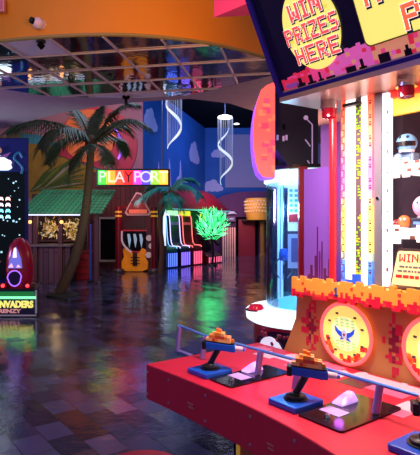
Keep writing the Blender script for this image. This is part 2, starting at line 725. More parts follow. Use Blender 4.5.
MB().slab(cut_disc(0, 0, 1.40), fr, .0, .06).build('disc_rim', mat('disc_red', (190, 40, 80), .5), disc)
MB().slab(cut_disc(-.26, .38, .92, .03), fr, .06, .10).build('disc_face', mat('disc_orange', (240, 124, 66), .5), disc)
arc = [(.87 * math.cos(t), -.09, .87 * math.sin(t)) for t in [math.radians(-30 + 75 * i / 20) for i in range(21)]]
MB().tube(arc, .035, 8).build('neon_arc', glow('violet_neon', (150, 90, 255), 2.0), disc)

# blue sky wall running back along the left
pa, pb = Vector((-2.35, 17.5)), Vector((-.26, 26))
dv = (pb - pa).normalized()
nv = Vector((dv.y, -dv.x))
side = lambda a, b, o: (*(pa + dv * a + nv * o), b)


def cloud(mb, fr, cx, cz, sc, m, o=.012):
    for dx, dz, r in ((0, 0, .5), (-.5, -.12, .36), (.5, -.1, .4), (.15, .3, .38), (-.3, .2, .32), (.85, -.2, .22)):
        o += .002
        mb.slab(circle(cx + dx * sc, cz + dz * sc, r * sc, 18), fr, .0, o, m)


sky = grain(mat('sky_blue_paint', (26, 100, 176), .7), 1.2, .12)
cloudm = mat('cloud_paint', (190, 195, 235), .8)
mb = MB().rect(0, (pb - pa).length, 0, CH, side, -.2, 0, 0)
cloud(mb, side, .7, 5.3, .7, 1)
cloud(mb, side, 6.6, 4.9, .9, 1)
cloud(mb, side, 4.2, 3.3, .5, 1)
for a, h in ((1.6, 3.9), (2.9, 4.2), (4.4, 4.3)):
    mb.slab([(a - .35, 2.2), (a + .35, 2.2), (a + .1, h - .4), (a, h)], side, 0, .02, 1)
struct(mb.build('wall_side', [sky, cloudm]))

back = wall_frame(26)
mb = MB().rect(-.3, 14, 0, CH, back, -.2, 0, 0)
cloud(mb, back, .1, 3.5, .55, 1)
cloud(mb, back, .4, 5.2, .4, 1)
mb.rect(.78, 8, 3.45, 6.2, back, 0, .05, 2)
struct(mb.build('wall_back', [sky, cloudm, mat('grey_lilac_panel', (150, 150, 185), .8)]))
struct(MB().box((2, 19.3, CH + .1), (26, 14.5, .2)).build('ceiling_upper', matte_black))
struct(MB().box((14.1, 17, 3), (.2, 19, 7)).build('wall_right', mat('dark_violet_paint', (40, 26, 60), .8)))
struct(MB().box((-10.1, 13, 3), (.2, 26, 7)).build('wall_far_left', mat('dark_violet_paint')))

# low violet wall with an arched top in front of the far wall
pv = []
for px, py in ((196, 256), (196, 214), (210, 203), (222, 196), (238, 192), (262, 191), (300, 194), (330, 200), (330, 256)):
    p = at(px, py, 24.6)
    pv.append((p.x, max(p.z, 0)))
mb = MB().slab(pv, wall_frame(24.6), -.2, 0)
struct(mb.build('wall_low_violet', grain(mat('violet_paint', (84, 34, 84), .7), 3, .1)))

# the maroon plank building front
planks_m = planks('maroon_planks', (104, 34, 40), (78, 24, 34), .16)
mb = MB().rect(at(88, 0, 17).x, at(163, 0, 17).x, 0, 3.3, wall_frame(17.0), -.12, 0)
struct(mb.build('wall_plank_front', planks_m))

# ================================================================== FAR END OF THE HALL
# door in the violet wall
d = struct(MB().rect(at(238, 0, 24.5).x, at(255, 0, 24.5).x, 0, at(0, 219, 24.5).z, wall_frame(24.58), 0, .05).build('door_1', mat('dark_red_door', (140, 8, 40), .5)))
x0, x1, zt = at(236, 0, 24.5).x, at(258, 0, 24.5).x, at(0, 217, 24.5).z
mb = MB()
for a0, a1, b0, b1 in ((x0, x0 + .12, 0, zt), (x1 - .12, x1, 0, zt), (x0 + .12, x1 - .12, zt - .1, zt)):
    mb.rect(a0, a1, b0, b1, wall_frame(24.58), 0, .1)
mb.build('door_frame', matte_black, d)

hood = thing('entrance_hood', 'yellow rounded hood with lattice of pale studs over far red doorway', 'canopy', at(259, 220, 24.0) - Vector((0, 0, 0)))
h0, h1 = hood.location, at(0, 198, 24.0).z - at(0, 220, 24.0).z
hw = at(273, 0, 24).x - at(259, 0, 24).x
prof = [(hw * .86, 0), (hw * .95, h1 * .25), (hw * 1.02, h1 * .5), (hw * 1.05, h1 * .8), (hw * .95, h1 * .97), (hw * .6, h1), (.01, h1)]
MB().lathe(prof, n=32, a0=PI, a1=2 * PI).build('hood_shell', mat('hood_yellow', (226, 168, 62), .5), hood, smooth=True)
mb = MB()
for r in range(4):
    for k in range(15):
        th = PI + PI * (k + .5 + (r % 2) * .5) / 15.5
        rad = hw * (1.0 + .02 * r)
        mb.ball((rad * math.cos(th), rad * math.sin(th), h1 * (.38 + .15 * r)), .045, 0, 8, 6)
mb.build('stud', mat('cream_stud', (240, 215, 160), .5), hood)['kind'] = 'stuff'
MB().rect(-hw * 1.2, hw, -.05, .05, lambda a, b, o: (a, .05 + o, b), -.05, .4).build('hood_beam', mat('dark_timber', (40, 22, 22), .7), hood)
o = MB().lathe([(.16, 0), (.16, .1), (.12, .14), (.12, h0.z - .1), (.15, h0.z - .06)], n=16).build('pillar', mat('ochre_pillar', (150, 110, 50), .6), smooth=True)
o.location = (at(262, 0, 24.2).x, 24.0, 0)
tag(o, 'ochre pillar holding up the yellow hood by the far door', 'pillar', kind='thing')

fence = thing('picket_screen', 'pale picket screen of upright slats against low violet wall', 'fence', (at(229, 0, 23.6).x, 23.6, 0))
fh = at(0, 227, 23.6).z
for k in range(6):
    x = -.27 + k * .108
    MB().slab([(x - .032, 0), (x + .032, 0), (x + .032, fh - .05), (x, fh), (x - .032, fh - .05)], lambda a, b, o: (a, -o, b), 0, .03).build('slat', mat('pale_wood', (240, 190, 165), .6), fence)
for z in (.25, fh - .3):
    MB().rect(-.31, .31, z, z + .07, lambda a, b, o: (a, .04 - o, b), 0, .04).build('crossbar', mat('pale_wood_dark', (120, 80, 80), .6), fence)

ws = thing('wall_emblem', 'small pale wave shaped emblem on low violet wall above picket screen', 'wall sign', at(227, 213, 24.4))
fr = lambda a, b, o: (a, .1 - o, b)
for s in (-1, 1):
    p = [(0, -.06), (.16 * s, .08), (.34 * s, .08), (.48 * s, -.06), (.36 * s, -.02), (.2 * s, -.04)]
    MB().slab(p, fr, -.1, .03).build('wave', mat('pale_emblem', (190, 190, 215), .5, emit=.25), ws)
o = MB().slab(rrect(-.2, .2, -.12, .12, .03), lambda a, b, o: (a, -o, b), -.1, .03).build('wall_plaque', mat('plaque_lilac', (120, 90, 130), .5))
o.location = at(231, 219, 24.4)
MB().rect(-.12, .12, -.02, .03, lambda a, b, o: (a, -o, b), .03, .045).build('plaque_band', mat('pale_emblem'), o)
tag(o, 'small lilac plaque below the wave emblem on violet wall', 'wall sign')

# hanging crystal spirals
crystal = glow('crystal_white', (220, 232, 232), .8)
strand_m = mat('crystal_strand', (200, 205, 215), .3, emit=.10)


def chandelier(loc, top, R, zs, ph, turns, label, lit):
    c = thing('spiral_chandelier', label, 'chandelier', loc, 0, 'spiral crystal chandeliers')
    MB().cyl((0, 0, 0), (0, 0, CH - loc[2]), .012, n=6).build('suspension_rod', steel, c)
    MB().lathe([(.001, .10), (R * .5, .09), (R * .88, .05), (R * .92, 0), (.001, 0)], n=24).build('ceiling_disc', white_light if lit else mat('disc_grey', (120, 120, 140), .3), c, smooth=True)
    N = 56
    strands, beads = MB(), MB()
    vs_, fs_ = [], []
    for i in range(N + 1):
        t = i / N
        a = ph + turns * 2 * PI * t
        z = zs[0] + (zs[1] - zs[0]) * t
        h = (.08 + .30 * math.sin(PI * min(1, t * 1.05)) ** .8) * R
        rr = R * (.55 + .45 * math.sin(PI * t))
        for r_, zz in ((rr, z - h * .5), (rr, z + h * .5), (rr * .88, z + h * .5), (rr * .88, z - h * .5)):
            vs_.append((r_ * math.cos(a), r_ * math.sin(a), zz))
        if i:
            for k in range(4):
                l = (k + 1) % 4
                fs_.append(((i - 1) * 4 + k, (i - 1) * 4 + l, i * 4 + l, i * 4 + k))
        if i % 2 == 0:
            strands.cyl((rr * math.cos(a), rr * math.sin(a), z), (rr * math.cos(a), rr * math.sin(a), 0), .005, n=4)
    beads.add(vs_, fs_)
    beads.build('crystal_spiral', crystal, c)
    strands.build('strands', strand_m, c)['kind'] = 'stuff'
    return c


p = at(225, 118, 18)
chandelier(p, 0, .29, (-.35, -2.4), .4, 1.5, 'spiral crystal chandelier with lit white disc near the far wall', True)
p = at(172, 97, 15.2)
chandelier(p, 0, .30, (-.1, -1.55), 3.0, .95, 'spiral crystal chandelier hanging close to blue side wall, without lit disc', False)
o = MB().lathe([(.001, .03), (.13, .03), (.14, 0), (.001, -.02)], n=20).build('ceiling_downlight', white_light)
o.location = (at(236.5, 123, 24.9).x, 24.9, 6.52)
tag(o, 'small lit round downlight on dark ceiling right of chandelier', 'ceiling light')

# ================================================================== PALMS
leaf_dark = grain(mat('palm_leaf', (60, 78, 52), .5), 8, .35)
leaf_teal = grain(mat('palm_leaf_teal', (24, 130, 116), .45), 8, .3)
bark = grain(mat('palm_bark', (106, 80, 62), .85), 30, .35, .6, (1, 1, 4))


def frond(parent, path, width, leafm, n=40, droop=.5):
    P = smooth_path(path, 8)
    mb = MB()
    mb.tube(P, [.022 * (1 - .8 * i / (len(P) - 1)) for i in range(len(P))], 6, 1)
    L = len(P) - 1
    for k in range(2, n):
        t = k / n
        i = min(int(t * L), L - 1)
        p = P[i].lerp(P[i + 1], t * L - i)
        tg = (P[i + 1] - P[i]).normalized()
        sd = tg.cross(Vector((0, 0, 1)))
        sd = sd.normalized() if sd.length > .05 else Vector((0, 1, 0))
        ln = width * (.35 + .65 * math.sin(PI * min(1, .12 + t * .88))) * random.uniform(.85, 1.1)
        for s in (-1, 1):
            dr = droop * random.uniform(.8, 1.25)
            e1 = p + (sd * s * .55 + tg * .35 + Vector((0, 0, -.05))) * ln * .6
            e2 = p + (sd * s * .8 + tg * .55 + Vector((0, 0, -dr))) * ln
            wv = tg * (.016 + .012 * width)
            th = Vector((0, 0, .006))
            mb.add([p - wv, p + wv, e1 + wv, e1 - wv, e2, p + th, e1 + th],
                   [(0, 1, 5), (0, 5, 6, 3), (5, 1, 2, 6), (3, 6, 4), (6, 2, 4), (0, 3, 2, 1), (3, 4, 2)], 0)
    return mb.build('frond', [leafm, mat('rachis', (70, 62, 34), .6)], parent)


DP = 10.6
base = at(60, 297, 10.42)
area('palm_green_fill', (-5.2, 8.8, 2.5), (-4.0, 10.5, 3.5), .3, 7, (110, 255, 150))  # added fill out of view, greens the left fronds
palm = thing('palm_tree', 'tall artificial palm tree with curved brown trunk in front of green awning', 'tree', (base.x, DP, 0))
tp = [at(x, y, DP) - palm.location for x, y in ((57, 300), (60, 292), (67, 277), (74, 260), (80, 240), (85, 215), (88, 190), (90, 165), (91, 146))]
tp[0].z = .04
P = smooth_path(tp, 6)
MB().tube(P, [.125 - .05 * i / (len(P) - 1) + (.008 if i % 3 == 0 else 0) for i in range(len(P))], 12).build('trunk', bark, palm, smooth=True)
MB().lathe([(.001, .07), (.24, .07), (.33, .03), (.34, 0), (.001, 0)], n=24).build('base_plate', mat('base_grey', (44, 40, 40), .6), palm).location = (.0, 0, 0)
crown = at(91, 144, DP) - palm.location
MB().ball(crown, (.13, .13, .2), 0, 12, 8).build('crown_heart', bark, palm, smooth=True)


def fr_px(*pts):
    return [crown] + [at(x, y, DP + dd) - palm.location for x, y, dd in pts]


for pts, wd, dr in (
        (((72, 128, .1), (45, 121, .2), (22, 124, .3), (5, 134, .4)), .66, .6),
        (((76, 131, -.3), (60, 128, -.7), (47, 137, -.9), (40, 149, -1.0)), .62, .6),
        (((83, 122, .3), (74, 109, .5), (63, 101, .7)), .4, .25),
        (((94, 126, .2), (99, 112, .4), (106, 98, .5)), .32, .2),
        (((102, 128, .1), (113, 113, .1), (126, 104, .2), (139, 104, .2)), .42, .45),
        (((106, 132, -.2), (122, 122, -.5), (136, 120, -.7), (150, 128, -.8)), .48, .5),
        (((103, 138, .5), (116, 138, .9), (124, 146, 1.1), (128, 156, 1.2)), .42, .35),
        (((98, 145, -.5), (106, 152, -.8), (109, 160, -.9), (110, 167, -.9)), .34, .3),
        (((84, 148, -.4), (76, 158, -.6), (70, 170, -.7), (67, 184, -.7)), .36, .35),
        (((78, 138, .4), (62, 142, .6), (52, 152, .7), (47, 165, .8)), .42, .45),
        (((98, 134, .7), (110, 126, 1.2), (124, 126, 1.5), (134, 136, 1.6)), .4, .4)):
    frond(palm, fr_px(*pts), wd, leaf_dark, droop=dr)

DP = 15.5
palm2 = thing('palm_tree', 'smaller teal lit palm below the right end of the rainbow letter sign', 'tree', (at(160.5, 0, DP).x, DP, 0))
crown = at(172, 191, DP) - palm2.location
P = smooth_path([(0, 0, 0), (.05, 0, .8), (0, 0, 1.7), crown], 6)
MB().tube(P, [.09 - .03 * i / (len(P) - 1) for i in range(len(P))], 10).build('trunk', bark, palm2, smooth=True)
palm = palm2
for pts, wd, dr in ((((160, 187, -.1), (146, 193, -.2), (135, 202, -.3)), .45, .5), (((165, 182, .1), (155, 183, .3), (146, 190, .4)), .4, .4),
                    (((184, 185, -.2), (195, 189, -.3), (201, 197, -.4)), .45, .5), (((180, 180, .2), (190, 178, .3), (199, 183, .3)), .4, .4),
                    (((169, 198, -.5), (165, 206, -.6), (160, 213, -.6)), .35, .3), (((177, 198, -.5), (181, 205, -.6), (184, 211, -.6)), .35, .3)):
    frond(palm2, fr_px(*pts), wd * 1.35, leaf_teal, n=38, droop=dr)

# ================================================================== KIOSK UNDER THE GREEN AWNING
KD = 12.9
kx0, kx1 = at(20, 0, KD).x, at(88, 0, KD).x
kiosk = thing('snack_kiosk', 'dark plank kiosk with green shingled awning and bright goods inside', 'kiosk', ((kx0 + kx1) / 2, KD, 0))
K0 = kiosk.location
hwk = (kx1 - kx0) / 2
shingle = planks('green_shingle', (44, 140, 100), (34, 116, 84), .12)
ez, rz_ = at(0, 214, KD).z, at(0, 190, 14.6).z
rx0, rx1 = at(22, 0, KD).x - K0.x, at(106, 0, KD).x - K0.x
mb = MB()
rows = 9
for k in range(rows):
    t0, t1 = k / rows, (k + 1.15) / rows
    y0, y1 = -.35 + 2.0 * t0, -.35 + 2.0 * t1
    z0, z1 = ez + (rz_ - ez) * t0, ez + (rz_ - ez) * t1
    mb.add([(rx0, y0, z0 + .03), (rx1, y0, z0 + .03), (rx1 - .1, y1, z1), (rx0, y1, z1), (rx0, y0, z0), (rx1, y0, z0), (rx1 - .1, y1, z1 - .03), (rx0, y1, z1 - .03)],
           [(0, 1, 2, 3), (4, 7, 6, 5), (0, 4, 5, 1), (1, 5, 6, 2), (2, 6, 7, 3), (3, 7, 4, 0)])
mb.build('awning', shingle, kiosk)
MB().box(((rx0 + rx1) / 2 - .15, -.36, ez - .03), (rx1 - rx0 - .5, .03, .03)).build('light_strip', glow('cool_strip', (215, 230, 255), 1.1), kiosk)
wood = planks('dark_kiosk_planks', (96, 66, 76), (74, 50, 62), .14)
cx0, cx1 = -hwk, at(70, 0, KD).x - K0.x
MB().box(((cx0 + cx1) / 2, .3, .47), (cx1 - cx0, .6, .94)).build('counter', wood, kiosk)
MB().box(((cx0 + cx1) / 2, .27, .97), (cx1 - cx0 + .1, .75, .06)).build('countertop', mat('grey_top', (100, 92, 96), .4), kiosk, bevel=.01)
for x in (at(36, 0, KD).x - K0.x, at(61, 0, KD).x - K0.x, at(97, 0, KD).x - K0.x):
    MB().box((x, -.02, ez / 2 + .05), (.1, .1, ez - .02)).build('post', mat('kiosk_post', (84, 46, 48), .6), kiosk)
rpx = at(87, 0, 14.5).x - K0.x
MB().box(((rpx - hwk - .25) / 2, 1.6, 1.2), (rpx + hwk + .25, .1, 2.4)).build('rear_panel', mat('kiosk_rear', (70, 44, 34), .7), kiosk)
for z in (1.05, 1.45):
    MB().box((-.25, 1.42, z), (2 * hwk - .3, .3, .04)).build('shelf', mat('shelf_wood', (96, 62, 42), .6), kiosk)


def gold_goods(px0, px1, py0, py1, name, label, dd):
    mb = MB()
    c = at((px0 + px1) / 2, (py0 + py1) / 2, dd)
    for _ in range(130):
        x = random.gauss(0, .28) * (px1 - px0) / 1000 * dd * 1.6
        z = random.gauss(0, .28) * (py1 - py0) / 1000 * dd * 1.6
        a = random.uniform(0, PI)
        l = random.uniform(.04, .10)
        p = Vector((c.x + x, c.y + random.uniform(-.08, .08), c.z + z))
        q = Vector((math.cos(a), .1, math.sin(a))) * l
        s = Vector((-math.sin(a), .2, math.cos(a))) * .02
        mb.add([p - q, p + s, p + q, p - s, p + Vector((0, -.012, 0))], [(0, 1, 4), (1, 2, 4), (2, 3, 4), (3, 0, 4), (0, 3, 2, 1)], random.choice((0, 0, 1, 2)))
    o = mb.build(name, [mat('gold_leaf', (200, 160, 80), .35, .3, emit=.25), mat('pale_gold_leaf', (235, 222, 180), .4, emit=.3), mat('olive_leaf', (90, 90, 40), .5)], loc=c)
    return tag(o, label, 'decoration', kind='stuff')


gold_goods(40, 58, 217, 240, 'gold_foliage', 'pale gold foliage display at the left of kiosk shelves', KD + 1.12)
gold_goods(64, 82, 219, 240, 'gold_wreath', 'round gold wreath display right of the kiosk middle post', KD + 1.12)
for px, label in ((30, 'small warm round lamp at the left end of kiosk awning'), (61.5, 'small orange round lamp on the middle kiosk post')):
    p = at(px, 222, KD - .14)
    o = MB().ball((0, 0, 0), .045, 0, 12, 8).build('lamp_bulb', glow('warm_bulb', (255, 170, 90), 3))
    MB().cyl((0, 0, .03), (0, 0, ez - p.z), .012, n=6).build('stem', black, o)
    o.location = p
    tag(o, label, 'lamp')
o = thing('red_chest', 'red slatted chest standing right of the kiosk counter', 'chest', (at(79, 0, 13.9).x, 13.9, 0))
MB().box((0, 0, .36), (.62, .5, .72)).build('body', mat('chest_red', (170, 24, 44), .4), o, bevel=.02)
MB().box((0, 0, .76), (.66, .54, .08)).build('lid', mat('chest_red2', (130, 18, 36), .4), o, bevel=.01)
for k in range(3):
    MB().box((0, -.26, .16 + k * .2), (.60, .02, .05)).build('slat', mat('chest_red2'), o)
o = thing('blue_post', 'slim blue lit post beside the red chest', 'post', (at(91, 0, 13.0).x, 13.0, 0))
MB().box((0, 0, .03), (.16, .16, .06)).build('foot', black, o)
MB().cyl((0, 0, .05), (0, 0, 1.55), .03, n=14).build('tube', mat('blue_tube', (36, 62, 150), .3, emit=.08), o, smooth=True)
MB().ball((0, 0, 1.58), .06, 0, 14, 8).build('cap', black, o, smooth=True)

# dark window with pale frame in the plank wall
wx0, wx1 = at(98, 0, 16.85).x, at(119, 0, 16.85).x
wz0, wz1 = at(0, 262, 16.85).z, at(0, 217, 16.85).z
win = struct(MB().rect(wx0 + .06, wx1 - .06, wz0 + .06, wz1 - .06, wall_frame(16.95), -.05, .03).build('window_1', mat('dark_pane', (18, 12, 20), .08)))
mb = MB()
for a in ((wx0, wx0 + .07, wz0, wz1), (wx1 - .07, wx1, wz0, wz1), (wx0 + .07, wx1 - .07, wz0, wz0 + .07), (wx0 + .07, wx1 - .07, wz1 - .07, wz1)):
    mb.rect(*a, wall_frame(16.9), -.05, .04)
mb.build('window_frame', mat('pale_frame', (150, 140, 140), .5), win)

# ================================================================== RAINBOW LETTER SIGN
SD = 13.9
c = at(133, 177.5, SD)
sign = thing('letter_sign', 'long lit rainbow sign spelling PLAYPORT above the guitar machine', 'sign', c)
sw, sh = 70 / 500 * SD, 14 / 500 * SD
fr = lambda a, b, o: (a, -o, b)
MB().rect(-sw / 2 - .05, sw / 2 + .05, -sh / 2 - .05, sh / 2 + .05, fr, -.16, 0).build('sign_box', black, sign)
for x in (-.8, .8):
    MB().cyl((x, .1, sh / 2), (x, .1, CH - c.z), .012, n=6).build('hanging_wire', steel, sign)
cols = [(60, 190, 50), (235, 130, 40), (235, 60, 40), (230, 30, 40), (190, 50, 170), (80, 60, 200), (120, 180, 50), (240, 160, 50)]
lw = sw / 8
for k, (ch, cc) in enumerate(zip('PLAYPORT', cols)):
    x0 = -sw / 2 + k * lw
    pl = MB().rect(x0 + .004, x0 + lw - .004, -sh / 2, sh / 2, fr, 0, .02).build('letter_panel', glow('sign_colour_%d' % k, cc, 2.2), sign)
    if ch == 'Y':
        lm = mat('sign_dark_letter', (60, 6, 14), .4, emit=.3)
    else:
        lm = glow('sign_letter_%d' % k, tuple(min(255, int(150 + .45 * v)) for v in cc), 1.5)
    font_mesh('letter', ch, sh * 1.12, fr, x0 + lw / 2, 0, .02, lm, pl, extrude=.012, bold=.001, sx=.98)

# ================================================================== GUITAR MACHINE
GD = 16.0
gm = thing('guitar_machine', 'maroon arcade machine with orange guitar front between two banded posts', 'arcade machine', (at(136, 0, GD).x, GD, 0))
gs = GD / 500
maroon = mat('maroon_lacquer', (122, 14, 36), .3)
gold = mat('gold_band', (240, 170, 60), .3, .4, emit=.35)


def gx(px):
    return (px - 136) * gs


def gz(py):
    return max(0, EYE + (225 - py) * gs)


fr = lambda a, b, o: (a, -o, b)
for px in (119, 154.5):
    x = gx(px)
    po = MB().lathe([(.001, gz(207)), (.1, gz(207)), (.1, .1), (.001, .1)], (x, -.1, 0), 16).build('post', maroon, gm, smooth=True)
    for z in (gz(213), gz(217)):
        MB().lathe([(.1, 0), (.108, .0), (.108, .06), (.1, .06)], (x, -.1, z), 16).build('gold_ring', gold, po)
    MB().lathe([(.001, .12), (.15, .12), (.2, .05), (.2, 0), (.001, 0)], (x, -.1, 0), 20).build('post_foot', mat('foot_dark', (70, 60, 70), .4), po)
MB().rect(gx(122), gx(151), .1, gz(210), fr, -.6, -.1).build('cabinet', mat('cabinet_maroon', (92, 18, 38), .4), gm)
sc = MB().rect(gx(123), gx(146), gz(251), gz(231), fr, -.12, -.06).build('screen', mat('screen_black', (8, 8, 16), .15), gm)
mb = MB()
for i in range(3):
    a0 = gx(127 + i * 6)
    mb.slab([(a0, gz(234)), (a0 + .08, gz(234)), (a0 + .12, gz(240)), (a0 + .07, gz(248)), (a0 + .03, gz(242))], fr, -.06, -.05)
mb.build('screen_picture', glow('screen_blue_white', (150, 190, 215), .4), sc)
for z in (gz(230.5), gz(252)):
    MB().rect(gx(122), gx(147), z - .02, z + .02, fr, -.1, -.04).build('screen_trim', mat('trim_red', (190, 40, 60), .4, emit=.2), gm)
MB().rect(gx(124), gx(145), gz(229), gz(214), fr, -.12, -.07).build('header_picture', mat('dim_picture', (60, 30, 44), .3), gm)
body = [(gx(122), .06), (gx(127), .02), (gx(142), .02), (gx(147.5), .08), (gx(148), gz(262)), (gx(145), gz(257)), (gx(146), gz(250)), (gx(142), gz(248)), (gx(139), gz(253)), (gx(131), gz(253)), (gx(127), gz(247)), (gx(123), gz(249)), (gx(124), gz(257)), (gx(121), gz(263))]
MB().slab(body, fr, -.2, .04).build('guitar_body', grain(mat('guitar_orange', (240, 140, 30), .25, emit=.22), 6, .25), gm, bevel=.02)
MB().rect(gx(133), gx(137.5), gz(266), gz(252), fr, .04, .07).build('guitar_neck', mat('neck_dark', (60, 24, 20), .4), gm)
for k in range(3):
    MB().rect(gx(131), gx(140), gz(258 + 3 * k), gz(257 + 3 * k), fr, .07, .08).build('pickup', mat('pickup_dark', (30, 20, 26), .3, .5), gm)
arc = [(gx(122.5), -.12, gz(231)), (gx(122.5), -.12, gz(240)), (gx(126), -.12, gz(247)), (gx(132), -.12, gz(252))]
MB().tube(smooth_path(arc, 5), .03, 8).build('curved_trim', mat('pale_trim', (200, 180, 190), .4, emit=.3), gm, smooth=True)
MB().rect(gx(146), gx(153), gz(262), gz(229), fr, -.16, -.06).build('side_column', mat('column_plum', (70, 30, 54), .4), gm)
for px, py in ((149, 238), (151.5, 246), (148.5, 255)):
    MB().slab(circle(gx(px), gz(py), .095, 20), fr, -.06, .0).build('round_disc', mat('disc_grey_white', (205, 190, 190), .4, emit=.2), gm)
emb = [(gx(124.5), gz(213)), (gx(127), gz(215.5)), (gx(149), gz(215.5)), (gx(151), gz(213)), (gx(147), gz(206)), (gx(144), gz(200)), (gx(141), gz(193)), (gx(136), gz(192)), (gx(132), gz(199)), (gx(128), gz(206))]
e = MB().slab(emb, fr, -.12, -.02).build('emblem_sign', mat('emblem_rim', (190, 170, 170), .4, emit=.12), gm)
emi = [(gx(138 + (px_ - 138) * .86), gz(206) + (b - gz(206)) * .82) for (a, b), px_ in zip(emb, (124.5, 127, 149, 151, 147, 144, 141, 136, 132, 128))]
MB().slab(emi, fr, -.02, .0).build('emblem_face', mat('emblem_red', (120, 36, 34), .4, emit=.2), e)
MB().rect(gx(129), gx(147), gz(213.5), gz(209.5), fr, .0, .015).build('emblem_band', mat('emblem_band', (220, 120, 90), .4, emit=.3), e)
MB().slab([(gx(130.5), gz(203)), (gx(145), gz(203)), (gx(143.5), gz(199)), (gx(140.5), gz(194.5)), (gx(137), gz(194)), (gx(133.5), gz(199))], fr, .0, .015).build('emblem_crest', mat('crest_dark', (40, 40, 50), .4), e)
MB().rect(gx(118), gx(156), gz(208.5), gz(206), fr, -.3, -.05).build('top_beam', maroon, gm)

# ================================================================== AWNING AND ROW OF MACHINES ON THE RIGHT
ra, rb = Vector((at(163, 0, 17.2).x, 17.2)), Vector((at(222, 0, 20.6).x, 20.6))
rd = (rb - ra).normalized()
rn = Vector((rd.y, -rd.x))          # towards the open floor on the right
RL = (rb - ra).length
row = lambda a, b, o: (*(ra + rd * a + rn * o), b)
zE = 2.08
aw = thing('red_awning', 'long dark red awning with rounded pink lit end over machine row', 'awning', (ra.x, ra.y, 0))
T = lambda x, y, z: (x - ra.x, y - ra.y, z)
sec = [(.35, zE), (.32, zE + .16), (.18, zE + .42), (-.05, zE + .66), (-.32, zE + .78), (-.6, zE + .8), (-.6, zE + .7), (-.3, zE + .68), (0, zE + .56), (.15, zE + .32), (.26, zE)]
mb = MB()
ns = 12
vs_, fs_ = [], []
for i in range(ns + 1):
    a = .2 + (RL - .1) * i / ns
    k = 1 if i < ns - 3 else 1 - ((i - (ns - 3)) / 3) ** 2 * .75
    for q, z in sec:
        vs_.append(row(a, zE + (z - zE) * k, .1 + (q - .1) * (1 if i < ns - 2 else .9)))
m_ = len(sec)
for i in range(ns):
    for j in range(m_):
        l = (j + 1) % m_
        fs_.append((i * m_ + j, i * m_ + l, (i + 1) * m_ + l, (i + 1) * m_ + j))
fs_ += [tuple(range(m_)), tuple(ns * m_ + j for j in range(m_ - 1, -1, -1))]
mb.add(vs_, fs_)
mb.build('awning_shell', grain(mat('awning_red', (150, 24, 44), .45), 5, .1), aw, T, smooth=True)
MB().tube([row(.2, zE - .02, .3), row(RL + .1, zE - .02, .3)], .028, 8).build('edge_strip', glow('teal_edge', (120, 190, 200), .6), aw, T)
for a in (.3, RL - .1):
    MB().box(row(a, zE / 2 + .35, -.595), (.05, .05, zE + .68)).build('support', black, aw, T)
mb = MB().slab([(.1, 0), (RL + .2, 0), (RL + .2, 2.75), (.1, 2.75)], row, -.74, -.66)
struct(mb.build('wall_behind_machines', mat('green_lit_wall', (60, 150, 100), .7)))  # the green light on this wall is put into its colour

BOOTH = []
for k, (a, bodyc, neonc, label) in enumerate((
        (.35, (24, 28, 70), (120, 190, 255), 'dark blue curved game cabinet with pale blue neon edge, nearest of the row'),
        (1.15, (40, 24, 70), (215, 200, 255), 'curved game cabinet with white violet neon edge, second of the row'),
        (1.95, (120, 20, 36), (255, 110, 110), 'red curved game cabinet with pink red neon edge, third of the row'))):
    p = row(a, 0, 0)
    t = thing('curved_game_cabinet', label, 'arcade machine', p, math.atan2(rd.y, rd.x), 'curved game cabinets under the red awning')
    # local: x along the row, -y towards the floor
    prof = [(.0, 0), (.0, .55), (.05, .66), (.12, .72), (.5, .74), (.62, .85), (.68, 1.1), (.72, 1.5), (.78, 1.82), (1.02, 1.86), (1.02, 0)]
    fr = lambda q, z, o: (o, q * .68 - .15, z)
    bm_ = mat('booth_%d' % k, bodyc, .35)
    MB().slab(prof, fr, -.30, .30).build('body', bm_, t)
    nm = glow('booth_neon_%d' % k, neonc, 1.7)
    path = smooth_path([(0, q * .68 - .16, z + .01) for q, z in prof[2:10]], 4)
    for s in (-.3, .3):
        MB().tube([(s, p_.y, p_.z) for p_ in path], .016, 8).build('neon_edge', nm, t, smooth=True)
    MB().rect(-.24, .24, 1.0, 1.6, lambda x, z, o: (x, .36 - o, z), -.1, .02).build('target_panel', mat('booth_panel_%d' % k, tuple(min(255, v * 2 + 30) for v in bodyc), .3, emit=.3), t)
    MB().rect(-.26, .26, 1.86, 2.03, lambda x, z, o: (x, .38 - o, z), -.14, .02).build('header_box', glow('booth_head_%d' % k, ((235, 255, 225), (190, 255, 200), (240, 220, 60))[k], 1.0), t)
    for j in range(5):
        MB().rect(-.24 + j * .12 - .014, -.24 + j * .12 + .014, .05, .52, lambda x, z, o: (x, -.15 - o, z), 0, .025).build('light_bar', glow('booth_bar_%d' % k, ((90, 120, 255), (140, 110, 255), (255, 90, 130))[k], 1.8), t)

o = thing('light_pillar', 'tall thin white lit pillar at the left end of machine row', 'lamp', (at(164.5, 0, 16.9).x, 16.9, 0))
MB().box((0, 0, .4), (.16, .16, .8)).build('base', mat('pillar_base', (40, 24, 60), .4), o)
MB().box((0, 0, 1.45), (.09, .09, 1.3)).build('light_tube', glow('pillar_white', (215, 225, 255), 1.2), o)

